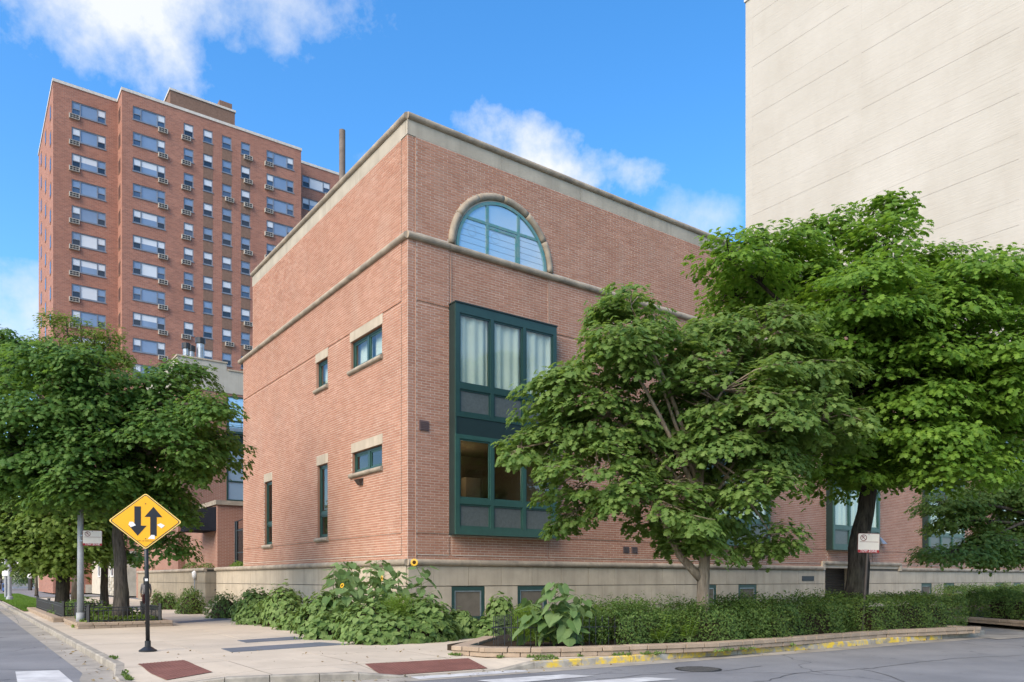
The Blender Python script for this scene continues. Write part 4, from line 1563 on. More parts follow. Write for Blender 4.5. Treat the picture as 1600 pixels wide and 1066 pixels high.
# rooftop plant room and chimney
pa0, pa1 = ra(266, 4.5, TP), ra(367, 4.5, TP)
MB().box(pa0, pa1, 4.5, 12, TZ - .3, tz(266, 141, 4.5)).build('plant_room', 'spandrel', Tt)
MB().box(pa0 - .1, pa1 + .1, 4.4, 12.1, tz(266, 141, 4.5) + .002, tz(266, 141, 4.5) + .25).build('plant_room_coping', 'tower_cap', Tt)
ca0 = ra(343, 7, TP)
MB().box(ca0, ca0 + 1.5, 7, 8.5, TZ, tz(343, 156, 7)).build('chimney', 'spandrel', Tt)
# spandrels between the single windows
for c in cols_t:
    if c[0] == 'single' and c[5] != 'l':
        for z in c[4][:-1]:
            MB().box(c[1], c[2], c[3] - .015, c[3] + .05, z - 2.75 + .02, z - WH - .1).build('spandrel', 'spandrel', Tt)


def win_mesh(kind, w, style):
    """frame mesh and a list of (pane mesh) sized w x WH, origin at the upper left corner"""
    f = MB()
    t_ = .10
    dv = [0, w] if kind == 'single' else [0, w * .25, w * .75, w]
    f.box(0, w, .05, .13, -t_, 0)
    f.box(0, w, .05, .13, -WH, -WH + t_)
    f.box(-.06, w + .06, -.07, .05, -WH - .1, -WH)
    for x in dv:
        xx0 = min(max(x - t_ / 2, 0), w - t_)
        f.box(xx0, xx0 + t_, .048, .132, -WH + t_, -t_)
    for i in range(len(dv) - 1):
        if kind == 'single' or i != 1:
            f.box(dv[i] + t_ / 2, dv[i + 1] - t_ / 2, .046, .12, -WH * .54 - .04, -WH * .54 + .04)
    g = MB()
    for i in range(len(dv) - 1):
        x0, x1 = dv[i] + .05, dv[i + 1] - .05
        if kind == 'single' or i != 1:
            g.add([(x0, .10, -WH * .54), (x1, .10, -WH * .54), (x1, .10, -.05), (x0, .10, -.05)], [(0, 1, 2, 3)], 2 if style[(i) % 3] else 3)
            g.add([(x0, .11, -WH + .05), (x1, .11, -WH + .05), (x1, .11, -WH * .54), (x0, .11, -WH * .54)], [(0, 1, 2, 3)], 1 if style[(i + 1) % 3] else 0)
        else:
            if style[0] and style[1]:
                g.add([(x0, .11, -WH * .5), (x1, .11, -WH * .5), (x1, .11, -.05), (x0, .11, -.05)], [(0, 1, 2, 3)], 2)
                g.add([(x0, .11, -WH + .05), (x1, .11, -WH + .05), (x1, .11, -WH * .5), (x0, .11, -WH * .5)], [(0, 1, 2, 3)], 3)
            else:
                g.add([(x0, .11, -WH + .05), (x1, .11, -WH + .05), (x1, .11, -.05), (x0, .11, -.05)], [(0, 1, 2, 3)], 2 if style[1] else 3)
    return f, g


cache = {}
ac_mesh = None
for ci, (kind, a0, a1, sb, rows, acs) in enumerate(cols_t):
    for ri, z in enumerate(rows):
        style = tuple(random.random() < .5 for _ in range(3))
        key = (ci, style)
        if key not in cache:
            f, g = win_mesh(kind, a1 - a0, style)
            fo = f.build('window', 'tower_frame', Tt, (a0, sb, z))
            go = g.build('pane', ['tower_glass', 'tower_glass_dark', 'blind', 'tower_pane'], fo)
            cache[key] = (fo.data, go.data)
        else:
            fo = link('window', cache[key][0], Tt, (a0, sb, z))
            go = link('pane', cache[key][1], fo)
        if acs and random.random() < (.95 if kind == 'triple' else .75) or (not acs and random.random() < .08):
            x = a0 - .25 if acs == 'l' else a1 - .75
            if ac_mesh is None:
                ab = MB().box(0, .95, -.28, .1, -.48, 0)
                ao = ab.build('air_conditioner', 'ac', Tt, (x, sb, z - WH - .06))
                gb = MB()
                for ix in range(3):
                    for iz in range(2):
                        gb.box(.07 + ix * .28, .07 + ix * .28 + .24, -.285, -.279, -.43 + iz * .21, -.43 + iz * .21 + .17)
                gg = gb.build('grille', 'ac_dark', ao)
                ac_mesh = (ao.data, gg.data)
            else:
                ao = link('air_conditioner', ac_mesh[0], Tt, (x, sb, z - WH - .06))
                link('grille', ac_mesh[1], ao)
# narrow windows of the left end and of the return by the setback
fm = None
for yy in (SB + 2.0, SB + 7.5, SB + 13):
    for k_, z in enumerate(cols_t[0][4][:11]):
        if fm is None:
            o = MB().box(-.04, .02, 0, 1.1, -WH, 0).build('end_window', 'spandrel', Tt, (A_s1, yy, z))
            p = MB().box(-.046, -.04, .1, 1.0, -WH + .1, -.1).build('pane', 'tower_glass_dark', o)
            fm = (o.data, p.data)
        else:
            o = link('end_window', fm[0], Tt, (A_s1, yy, z))
            link('pane', fm[1], o)
for k_, z in enumerate(cols_t[1][4][:11]):
    o = link('end_window', fm[0], Tt, (0, .9, z))
    link('pane', fm[1], o)

# ------------------------------------------------------------------ white block wall at right
WA = 48.2
wb0, wb1 = .6, lb(1165, WA)
Wt = thing('white_block', 'huge windowless white painted wall of a tall block behind the trees', 'building', (*uv(WA, 0), 0), TH)
zt = 54.9
MB().box(.06, 24, wb0, wb1, 0, zt).build('wall', 'whitewall', Wt)
piers = [wb1, lb(1176, WA), lb(1326, WA), lb(1346, WA), lb(1592, WA), wb0]
step = 4.53
zb0 = H + (905 - 186) / FPX * 70.5
fr_ = MB()
for z0, z1 in [(zb0 - step * k_, zb0 - step * k_ + 1.75) for k_ in range(-2, 10)]:
    MB().box(-.006, .059, wb0, wb1, z0, min(z1, zt)).build('beam_band', 'whitewall', Wt)
for (y0, y1) in ((piers[1], piers[0]), (piers[3], piers[2]), (piers[5], piers[4])):
    for k_ in range(-2, 10):
        z0 = zb0 - step * k_ + 1.752
        z1 = min(zb0 - step * (k_ - 1) - .002, zt)
        if z1 > z0:
            MB().box(-.004, .059, y0, y1, z0, z1).build('pier', 'whitewall', Wt)
for (y0, y1) in ((piers[2] + .002, piers[1] - .002), (piers[4] + .002, piers[3] - .002)):
    for k_ in range(-2, 10):
        z0 = zb0 - step * k_ + 1.765
        z1 = min(zb0 - step * (k_ - 1) - .016, zt)
        if z1 > z0:
            MB().box(.0, .059, y0, y1, z0, z1).build('wall_panel', 'whitewall', Wt)
MB().box(-.12, 24.1, wb0, wb1 + .1, zt + .002, zt + .4).build('coping', 'tower_cap', Wt)

# ------------------------------------------------------------------ leaves
MAPLE = np.array([(0, .38, .05), (0, .04, 0), (.36, -.12, -.06), (.25, .2, -.01), (.68, .40, -.15), (.22, .47, -.01), (.36, .80, -.09), (0, 1.08, -.16), (-.36, .80, -.09), (-.22, .47, -.01), (-.68, .40, -.15), (-.25, .2, -.01), (-.36, -.12, -.06)])
MAPLE_F = np.array([(0, i, i % 12 + 1) for i in range(1, 13)])
HEART = np.array([(0, .38, -.03), (0, .06, 0), (.24, -.08, .05), (.44, .12, .04), (.42, .45, .0), (.2, .8, -.05), (0, 1.0, -.12), (-.2, .8, -.05), (-.42, .45, .0), (-.44, .12, .04), (-.24, -.08, .05)])
HEART_F = np.array([(0, i, i % 10 + 1) for i in range(1, 11)])
OVAL = np.array([(0, 0, 0), (.26, .4, .05), (0, 1, -.05), (-.26, .4, .05)])
OVAL_F = np.array([(0, 1, 2), (0, 2, 3)])
LONG = np.array([(0, 0, 0), (.11, .4, .03), (0, 1, -.1), (-.11, .4, .03)])


def nrm(a):
    return a / np.maximum(np.linalg.norm(a, axis=-1, keepdims=True), 1e-9)


def leaf_mesh(name, P, Nn, T, s, tmpl, mat):
    v, f = tmpl
    Nn = nrm(Nn)
    T = T - (T * Nn).sum(-1, keepdims=True) * Nn
    T = nrm(T)
    X = np.cross(T, Nn)
    k = len(v)
    n = len(P)
    V_ = P[:, None, :] + s[:, None, None] * (v[None, :, 0:1] * X[:, None] + v[None, :, 1:2] * T[:, None] + v[None, :, 2:3] * Nn[:, None])
    F_ = (np.arange(n)[:, None, None] * k + f[None]).reshape(-1, 3)
    return fast_mesh(name, V_.reshape(-1, 3), F_, mat)


def rand_dir(n, zmin=-1.0):
    z = rng.uniform(zmin, 1, n)
    a = rng.uniform(0, 2 * math.pi, n)
    r = np.sqrt(1 - z * z)
    return np.c_[r * np.cos(a), r * np.sin(a), z]


def make_tree(name, label, base, trunk, trunk_r, blobs, ncl, nl, size, rc, mat, bark_m, tmpl=(MAPLE, MAPLE_F), group=None, flat=.32, zmin=-.75, limb_r=.075, limbs=True, taper=.55, vn=.18):
    """blobs: (centre, radii) lumps of the crown; every cluster is a drooping spray of leaves at the end of a twig"""
    global rng
    rng = np.random.default_rng(len(label) * 7 + 3)
    random.seed(len(label) * 5 + 1)
    t = thing(name, label, 'tree', base, 0, group)
    b0 = np.array(base, float)
    tm = MB()
    # trunk with uneven girth
    pts, rad = [], []
    m = 14
    tp = [Vector(p) for p in trunk]
    for i in range(m + 1):
        q = i / m * (len(tp) - 1)
        j = min(int(q), len(tp) - 2)
        p = tp[j].lerp(tp[j + 1], q - j)
        fl = 1 + .45 * math.exp(-i / m * 9)
        r = trunk_r * fl * (1 - taper * max(0, i / m - .35) / .65) * (1 - .12 * i / m) * random.uniform(.95, 1.06)
        pts.append(p + Vector((random.gauss(0, .03), random.gauss(0, .03), 0)) * trunk_r * (1 if i else 0))
        rad.append(r)
    tm.tube(pts, rad, 16)
    top = pts[-1]
    limb_pts = []
    br_ = MB()
    for (c, r) in blobs:
        c = Vector(c)
        st_ = pts[random.randint(int(m * .72), m)]
        mid = st_.lerp(c, .5) + Vector((random.gauss(0, .15), random.gauss(0, .15), .12 * (c - st_).length))
        lp = []
        for i in range(7):
            u_ = i / 6
            lp.append(st_ * (1 - u_) ** 2 + mid * 2 * u_ * (1 - u_) + c * u_ ** 2)
        limb_pts.append(lp)
        if limbs:
            L_ = (c - st_).length
            r0 = min(trunk_r * .5, limb_r * (.5 + .28 * L_))
            br_.tube(lp, [r0 * (1 - .8 * i / 6) + .008 for i in range(7)], 7)
    wts = np.array([(r[0] * r[1] * r[2]) ** .62 for c, r in blobs])
    wts = wts / wts.sum()
    PP, NN_, TT, SS = [], [], [], []
    allc = np.array([np.mean([c[i] for c, r in blobs]) for i in range(3)])
    pick = np.repeat(np.arange(len(blobs)), np.maximum(5, np.round(wts * ncl)).astype(int))
    for bi in pick:
        c, r = blobs[bi]
        c, r = np.array(c, float), np.array(r, float)
        d = rand_dir(1, zmin)[0]
        rr = rng.uniform(.42, 1.0) ** .6
        cc = c + d * r * rr
        k = rc * rng.uniform(.6, 1.35)
        n = max(6, int(nl * (k / rc) ** 1.6))
        q = np.sqrt(rng.uniform(0, 1, n))
        a = rng.uniform(0, 2 * math.pi, n)
        rad_ = np.c_[np.cos(a), np.sin(a), np.zeros(n)]
        P = cc + rad_ * (q * k)[:, None]
        P[:, 2] += -flat * k * q ** 2 + rng.normal(0, vn * k, n)
        P[:, 2] += -.25 * k * np.maximum(0, (rad_[:, :2] @ nrm(d[:2] + 1e-6)))  # sprays sag outwards
        Nn = np.array([0, 0, 1.0]) + rad_ * (q * .55)[:, None] + d * .4 + rng.normal(0, .34, (n, 3))
        T = rad_ + d * .5 + np.array([0, 0, -.45]) + rng.normal(0, .35, (n, 3))
        PP.append(P)
        NN_.append(Nn)
        TT.append(T)
        SS.append(size * rng.uniform(.62, 1.2, n))
        if limbs:
            lp = limb_pts[bi]
            at_ = min(lp[2:], key=lambda p: (p - Vector(cc)).length)
            mid = at_.lerp(Vector(cc), .55) + Vector((random.gauss(0, .08), random.gauss(0, .08), .1))
            br_.tube([at_, mid, Vector(cc)], [.024, .015, .005], 4, cap=False)
            for _ in range(3):
                e = Vector(cc) + Vector((random.uniform(-.7, .7) * k, random.uniform(-.7, .7) * k, -.1 * k))
                br_.tube([mid.lerp(Vector(cc), .6), e], [.008, .003], 3, cap=False)
    tr = tm.build('trunk', bark_m, t, world=True, smooth=True)
    if limbs:
        br_.build('branches', bark_m, t, world=True, smooth=True)
    P = np.concatenate(PP) - b0
    me = leaf_mesh('crown', P, np.concatenate(NN_), np.concatenate(TT), np.concatenate(SS), tmpl, mat)
    link('crown', me, t)
    return t


def blob(px, py, rx, ry, Y, depth=1.0, dy=0.0):
    p = at(px, py, Y)
    s = Y / FPX
    p = at(px, py, Y + dy)
    return ((p.x, p.y, p.z), (rx * s, rx * s * depth, ry * s))


# centre maple
Y1 = 17.3
base1 = at(1098, 957, Y1)
base1 = (base1.x, Y1, .1)
tr1 = [base1, at(1099, 915, Y1), at(1100, 880, Y1), at(1105, 840, Y1), at(1100, 780, Y1), at(1085, 700, Y1)]
bl = [(985, 478, 50, 46), (960, 530, 50, 45), (1015, 545, 80, 55), (1110, 540, 70, 50), (1190, 515, 80, 42), (1225, 575, 105, 60), (1285, 655, 70, 55), (1190, 660, 95, 55), (900, 610, 80, 45), (950, 650, 75, 55),
      (870, 690, 80, 42), (815, 700, 42, 30), (930, 745, 85, 60), (900, 800, 42, 32), (1050, 700, 105, 80), (1020, 790, 90, 55), (1120, 790, 80, 55), (1190, 770, 42, 40), (1205, 835, 38, 22), (1060, 840, 60, 25), (1130, 610, 110, 70), (1190, 710, 70, 50), (1130, 690, 90, 60)]
T1 = make_tree('maple_tree', 'mid sized maple with forked pale trunk in front of the brick wall', base1, tr1, .135,
               [blob(*b, Y1, .95, random.uniform(-1.2, 1.0) - (.8 if i_ >= len(bl) - 3 else 0)) for i_, b in enumerate(bl)], 430, 84, .142, .46, 'leafA', 'bark_sunlit', group='street trees', limb_r=.034, vn=.16)
# second stem of the fork
fk = MB()
fp = [at(1096, 905, Y1), at(1082, 890, Y1), at(1062, 868, Y1 - .1), at(1045, 835, Y1 - .3), at(1025, 780, Y1 - .5)]
fk.tube(fp, [.11, .10, .085, .07, .05], 12)
fk.build('fork', 'bark_sunlit', T1, world=True, smooth=True)

# big maple at right
Y2 = 20.8
b2 = at(1335, 985, Y2)
base2 = (b2.x, Y2, .1)
tr2 = [base2, at(1336, 940, Y2), at(1343, 895, Y2), at(1340, 850, Y2), at(1352, 800, Y2), at(1357, 765, Y2), at(1375, 710, Y2), at(1385, 620, Y2), at(1385, 520, Y2)]
bl = [(1388, 325, 30, 36), (1300, 365, 70, 45), (1200, 395, 75, 42), (1140, 405, 55, 38), (1240, 455, 105, 60), (1380, 410, 90, 60), (1440, 440, 95, 60), (1530, 425, 75, 45), (1590, 450, 70, 50), (1350, 530, 120, 75), (1480, 540, 110, 80),
      (1590, 570, 90, 80), (1330, 640, 90, 60), (1270, 690, 55, 40), (1420, 660, 105, 70), (1530, 680, 95, 55), (1610, 690, 80, 50), (1370, 715, 80, 36), (1480, 725, 80, 30), (1660, 550, 90, 110), (1150, 465, 45, 40), (1240, 600, 60, 50), (1310, 728, 75, 28), (1410, 735, 75, 26), (1250, 560, 70, 60), (1340, 470, 90, 60), (1450, 500, 90, 60), (1390, 590, 90, 60), (1500, 610, 80, 60)]
T2 = make_tree('maple_tree', 'largest maple with thick dark leaning trunk beside the right tow zone sign', base2, tr2, .27,
               [blob(*b, Y2, .95, random.uniform(-1.8, 1.2) - (1.4 if i_ >= len(bl) - 4 else 0)) for i_, b in enumerate(bl)], 560, 135, .142, .74, 'leafB', 'bark_dark', group='street trees', limb_r=.045, vn=.13, flat=.26)

# low tree at the right edge
Y3 = 27.0
b3 = at(1665, 970, Y3)
base3 = (b3.x, Y3, .1)
tr3 = [base3, at(1662, 920, Y3), at(1650, 860, Y3), at(1640, 790, Y3)]
bl = [(1480, 785, 45, 16), (1540, 775, 60, 22), (1600, 790, 55, 30), (1500, 815, 50, 14), (1575, 830, 60, 20), (1490, 862, 60, 13), (1570, 868, 60, 14), (1630, 850, 50, 40), (1540, 845, 40, 12), (1620, 760, 60, 30)]
make_tree('maple_tree', 'low spreading tree with flat branches at the right edge above the hedge', base3, tr3, .16,
          [blob(*b, Y3, .9, random.uniform(-1, 1)) for b in bl], 240, 80, .13, .5, 'leafA', 'bark_mid', group='street trees', flat=.15)

# big maple at left
Y4 = 24.5
base4 = (-12.55, Y4, .1)
tr4 = [base4, at(189, 920, Y4), at(188, 880, Y4), at(184, 840, Y4), at(186, 790, Y4), at(195, 720, Y4), at(190, 640, Y4)]
bl = [(15, 575, 50, 40), (85, 570, 55, 35), (150, 575, 50, 32), (60, 640, 85, 60), (170, 635, 95, 60), (285, 585, 42, 26), (255, 620, 60, 45), (330, 640, 40, 30), (320, 690, 55, 38), (250, 700, 85, 60), (150, 710, 95, 60), (50, 715, 90, 50), (300, 735, 38, 26),
      (230, 770, 75, 35), (120, 770, 80, 32), (-40, 660, 70, 80), (280, 800, 36, 22), (262, 845, 38, 20), (20, 760, 60, 22), (60, 735, 85, 42), (160, 755, 80, 40), (128, 755, 48, 32)]
make_tree('maple_tree', 'dense dark green maple behind the yellow diamond sign', base4, tr4, .2,
          [blob(*b, Y4, .9, random.uniform(-1.4, 1.4) if i_ < len(bl) - 1 else -2.0) for i_, b in enumerate(bl)], 480, 92, .155, .66, 'leafC', 'bark_mid', group='street trees')

DI = (OVAL, OVAL_F)
# smaller trees further along the left pavement
Y5 = 36.5
b5 = at(97, 950, Y5)
make_tree('street_tree', 'yellow green street tree with broad dark trunk left of the grey pole', (b5.x, Y5, .1), [(b5.x, Y5, .1), at(99, 900, Y5), at(102, 860, Y5), at(100, 820, Y5)], .28,
          [blob(*b, Y5, .9) for b in ((30, 800, 50, 35), (95, 800, 55, 40), (40, 850, 55, 30), (110, 850, 45, 25), (-15, 830, 40, 45), (130, 815, 30, 40), (75, 875, 40, 14))], 210, 60, .22, .85, 'leafD', 'bark_dark', group='street trees')
Y6 = 38.5
b6 = at(163, 948, Y6)
make_tree('street_tree', 'slim street tree between the grey pole and the dark green maple', (b6.x, Y6, .1), [(b6.x, Y6, .1), at(163, 900, Y6), at(164, 850, Y6), at(160, 800, Y6)], .17,
          [blob(*b, Y6, .9) for b in ((160, 850, 32, 20), (175, 820, 32, 30), (140, 830, 28, 26), (205, 868, 25, 12))], 50, 60, .2, .7, 'leafC', 'bark_mid', group='street trees')
Y7 = 43.0
b7 = at(120, 945, Y7)
make_tree('honey_locust', 'feathery yellow green tree crown rising in front of the tower', (b7.x, Y7, 0), [(b7.x, Y7, 0), at(122, 800, Y7), at(124, 650, Y7), at(124, 580, Y7)], .22,
          [blob(*b, Y7, .9) for b in ((66, 545, 12, 28), (84, 520, 10, 32), (105, 520, 10, 36), (128, 525, 12, 30), (150, 530, 12, 24), (172, 535, 10, 26), (180, 560, 12, 14), (115, 565, 40, 30), (150, 570, 36, 26), (75, 570, 28, 24), (190, 560, 8, 10))], 110, 90, .20, .6, 'leafD', 'bark_mid', tmpl=DI, flat=.1, zmin=-1)
Y8 = 40.0
b8 = at(-30, 945, Y8)
make_tree('street_tree', 'dark tree crown cut by the left edge of the picture below the low cloud', (b8.x, Y8, 0), [(b8.x, Y8, 0), at(-30, 800, Y8), at(-20, 600, Y8)], .25,
          [blob(*b, Y8, .9) for b in ((5, 520, 22, 14), (20, 540, 24, 22), (-20, 560, 40, 50), (10, 575, 40, 35))], 60, 70, .2, .7, 'leafC', 'bark_mid', group='street trees')
for i, (px, py, rx, ry, Y, lab) in enumerate(((0, 880, 40, 26, 112, 'distant tree behind the pale garden wall at the left edge'), (48, 895, 26, 16, 140, 'distant rounded tree above the pale garden wall'), (-50, 860, 50, 50, 140, 'distant tall tree beyond the lawn outside the left edge'))):
    b_ = at(px, 920, Y)
    make_tree('distant_tree', lab, (b_.x, Y, 0), [(b_.x, Y, 0), at(px, 900, Y), at(px, 885, Y)], .3, [blob(px, py, rx, ry, Y), blob(px + 12, py + 6, rx * .7, ry * .7, Y)], 60, 60, .4, 1.4, 'leafFar', 'bark_mid', tmpl=DI, group='distant trees', limbs=False)
for i, (px, Y, lab) in enumerate(((57, 66, 'thin young tree trunk beside the lawn'),)):
    b_ = at(px, 905 + H * FPX / Y, Y)
    make_tree('sapling', lab, (b_.x, Y, 0), [(b_.x, Y, 0), at(px, 905, Y), at(px, 870, Y)], .12, [blob(px, 855, 18, 16, Y)], 20, 50, .22, .8, 'leafD', 'bark_mid', tmpl=DI)

# ------------------------------------------------------------------ planters
BLK = [bevel_box_mesh('block', w, .30, .088, .008, 'paver') for w in (.34, .40, .44)]


def planter_wall(parent, pts, courses=2, ht=.09, inset=.15):
    """courses of split-face blocks along a polyline; pts are the outer foot line"""
    pts = [np.array(p) for p in pts]
    for c in range(courses):
        off = .2 * (c % 2)
        cum = 0.0
        for i in range(len(pts) - 1):
            d = pts[i + 1] - pts[i]
            ln = np.hypot(*d)
            d = d / ln
            n = np.array([-d[1], d[0]])
            x = -off if i == 0 else 0.0
            while x < ln - .05:
                k_ = random.randrange(3)
                w = (.34, .40, .44)[k_]
                x1 = min(x + w, ln + .02)
                if x1 - max(x, 0) > .12:
                    mid = pts[i] + d * ((max(x, 0) + x1) / 2) + n * (.15 - (.025 if c == courses - 1 else 0) + random.uniform(-.006, .006))
                    o = link('block', BLK[k_], parent, (*(mid - np.array(parent.location[:2])), .045 + c * ht + random.uniform(-.002, .002)), (0, 0, math.atan2(d[1], d[0]) + random.uniform(-.012, .012)))
                    o.scale = ((x1 - max(x, 0) - .013) / w, 1, 1)
                x = x1


pf = [G(707, 1023.5), G(762, 1026.5), G(845, 1027.5), G(955, 1024.5), G(1120, 1018), G(1241, 1008.5), G(1386, 996.5), G(1531, 989.5)]
pf[1] = G(757, 1026.8)
Pw = thing('planter_wall', 'long low planter wall of tan concrete blocks along the right street', 'planter wall', (*pf[3], 0))
planter_wall(Pw, pf)
planter_wall(Pw, [G(765, 1006) + np.array([-.1, .0]), pf[0]])
planter_wall(Pw, [pf[-1], pf[-1] + V * 1.6])
inner = offset_line(np.array(pf), .2)
bed = [inner[1]] + list(inner[2:]) + [inner[-1] + V * 4.0, uv(20, -.35), uv(3.5, -.35), uv(3.0, -3.2), inner[1] + V * 1.5]
MB().prism(bed, -.02, .12).build('planting_bed', 'soil', kind='structure')
# second planter across the driveway
p2 = [G(1498, 971.3), G(1514, 972.5), G(1600, 979.6), G(1680, 986.5)]
P2 = thing('planter_wall', 'second tan block planter wall across the driveway at right', 'planter wall', (*p2[1], 0))
planter_wall(P2, p2, 2, .09)
planter_wall(P2, [p2[0] + (p2[0] - p2[1]) * 3, p2[0]], 2, .09)
MB().prism([p2[0] + U * .28, p2[1] + U * .28, p2[2] + U * .28, p2[3] + U * .28, uv(46, -.4), p2[0] + V * 4 + U * .28], -.02, .14).build('planting_bed', 'soil', kind='structure')
MB().prism([uv(22, -.35), uv(22, -3.6), uv(33, -3.6), uv(33, -.35)], -.15, -.02).build('path', 'concrete', kind='structure')

# left planters
K0 = np.array([-12.85, 22.6])
P3_ = thing('planter_wall', 'square tan block planter edging round the dark green maple', 'planter wall', (*K0, 0))
planter_wall(P3_, [K0 + V * 3.6, K0, K0 + U * 2.6, K0 + U * 2.6 + V * 3.6], 2, .085)
MB().prism([K0 + (U + V) * .2, K0 + U * 2.4 + V * .2, K0 + U * 2.4 + V * 3.6, K0 + U * .2 + V * 3.6], -.02, .12).build('planting_bed', 'soil', kind='structure')
K1 = np.array([-15.7, 26.1])
P4_ = thing('planter_wall', 'low tan block planter edging further up the left pavement', 'planter wall', (*K1, 0))
planter_wall(P4_, [K1 + V * 11.5, K1, K1 + U * 1.6], 2, .085)
MB().prism([K1 + (U + V) * .2, K1 + U * 2.4 + V * .2, K1 + U * 2.4 + V * 11.5, K1 + U * .2 + V * 11.5], -.02, .12).build('planting_bed', 'soil', kind='structure')


def iron_fence(label, pts, ht, gap=.13, top='rail', group='low iron fences', z=.12):
    p0 = np.array(pts[0])
    t = thing('iron_fence', label, 'fence', (*p0, z), 0, group)
    pk_me = MB().box(-.008, .008, -.008, .008, 0, ht)
    first = None
    for i in range(len(pts) - 1):
        a, b = np.array(pts[i]) - p0, np.array(pts[i + 1]) - p0
        d = b - a
        ln = np.hypot(*d)
        an = math.atan2(d[1], d[0])
        n = max(2, int(ln / gap))
        for k_ in range(1, n):
            q = a + d * k_ / n
            if first is None:
                first = pk_me.build('picket', 'iron', t, (*q, 0))
            else:
                o = first.copy()
                COL.objects.link(o)
                o.location = (*q, 0)
        if top == 'rail':
            for zz in (.08, ht * .78, ht - .02):
                r_ = MB().box(0, ln, -.012, .012, zz, zz + .025).build('rail', 'iron', t, (*a, 0), (0, 0, an))
        else:
            MB().box(0, ln, -.008, .008, ht * .62, ht * .62 + .02).build('rail', 'iron', t, (*a, 0), (0, 0, an))
    if top == 'rail':
        for q in pts:
            q = np.array(q) - p0
            MB().box(-.035, .035, -.035, .035, 0, ht + .06).box(-.045, .045, -.045, .045, ht + .06, ht + .09).build('post', 'iron', t, (*q, 0))
    return t


f1 = K0 + (U + V) * .32
iron_fence('low black iron fence round the bed of the dark green maple', [f1 + V * 3.0, f1, f1 + U * 2.0, f1 + U * 2.0 + V * 3.0], .5)
f2 = K1 + (U + V) * .35
iron_fence('low black iron fence of the farther bed by the lawn', [f2 + V * 10.6, f2 + V * 5.2, f2, f2 + U * 1.2], .5)
fa = G(768, 1011, .1)
iron_fence('thin grey iron garden fence half hidden by plants behind the planter wall', [uv(3.3, -3.6), fa, G(880, 1010.5, .1), G(1010, 1008, .1)], .62, .13, 'spike', z=.1)


# ------------------------------------------------------------------ hedges and plants
def ell_foliage(ells, n, tmpl, size, jitter=.34, hang=.7, layers=(.8, 1.0), zmin=-.15):
    """leaf positions on overlapping mounds: (centre, radii, heading)"""
    w = np.array([(e[1][0] * e[1][1] + e[1][0] * e[1][2] + e[1][1] * e[1][2]) for e in ells])
    cnt = (w / w.sum() * n).astype(int)
    PP, NN_, = [], []
    for ei, (c, r, h) in enumerate(ells):
        m = int(cnt[ei] * 1.25)
        d = rand_dir(m, zmin)
        rr = rng.uniform(layers[0], layers[1], m)[:, None]
        bump = 1 + .10 * np.sin(d[:, :1] * 9 + ei) * np.sin(d[:, 1:2] * 11 + ei * 2) + .07 * np.sin(d[:, 2:3] * 13 + d[:, :1] * 17)
        loc = d * np.array(r) * rr * bump
        ch, sh = math.cos(h), math.sin(h)
        P = np.c_[loc[:, 0] * ch - loc[:, 1] * sh, loc[:, 0] * sh + loc[:, 1] * ch, loc[:, 2]] + np.array(c)
        nn_ = d / np.array(r)
        Nn = nrm(np.c_[nn_[:, 0] * ch - nn_[:, 1] * sh, nn_[:, 0] * sh + nn_[:, 1] * ch, nn_[:, 2]])
        keep = P[:, 2] > .02
        for ej, (c2, r2, h2) in enumerate(ells):
            if ej == ei:
                continue
            q = P - np.array(c2)
            ch2, sh2 = math.cos(-h2), math.sin(-h2)
            q = np.c_[q[:, 0] * ch2 - q[:, 1] * sh2, q[:, 0] * sh2 + q[:, 1] * ch2, q[:, 2]] / np.array(r2)
            keep &= (q ** 2).sum(1) > .62
        PP.append(P[keep])
        NN_.append(Nn[keep])
    P, Nn = np.concatenate(PP), np.concatenate(NN_)
    m = len(P)
    Nn = Nn + rng.normal(0, jitter, (m, 3)) * .6 + np.array([0, 0, .25])
    T = np.array([0, 0, -hang]) + rng.normal(0, .45, (m, 3)) + Nn * .2
    s = size * rng.uniform(.6, 1.25, m)
    return P, Nn, T, s


def core_mesh(parent, ells, k, mat, name='dark_core'):  # solid dark filler in place of the shaded inside of a bush
    m_ = MB()
    for c, r, h in ells:
        ch, sh = math.cos(h), math.sin(h)
        vs, fs = [], []
        for i in range(7):
            ph = -math.pi / 6 + (math.pi / 2 + math.pi / 6) * i / 6
            for j in range(14):
                a = 2 * math.pi * j / 14
                x, y, z = r[0] * k * math.cos(ph) * math.cos(a), r[1] * k * math.cos(ph) * math.sin(a), r[2] * k * math.sin(ph)
                vs.append((c[0] + x * ch - y * sh, c[1] + x * sh + y * ch, max(c[2] + z, .0)))
        for i in range(6):
            for j in range(14):
                fs.append((i * 14 + j, i * 14 + (j + 1) % 14, i * 14 + 14 + (j + 1) % 14, i * 14 + 14 + j))
        m_.add(vs, fs)
    return m_.build(name, mat, parent, world=True)


def E(px, py_base, top_py, half_px, dep, dy=0.0, h=TH):
    """mound whose foot is seen at (px, py_base) and whose top reaches top_py"""
    g = G(px, py_base)
    c = g + dep * np.array([-.2, .98]) * .9 + np.array([0, dy])
    zt_ = H + (905 - top_py) / FPX * c[1]
    return ((c[0], c[1], 0.0), (half_px * c[1] / FPX * 1.1, dep, zt_), h)


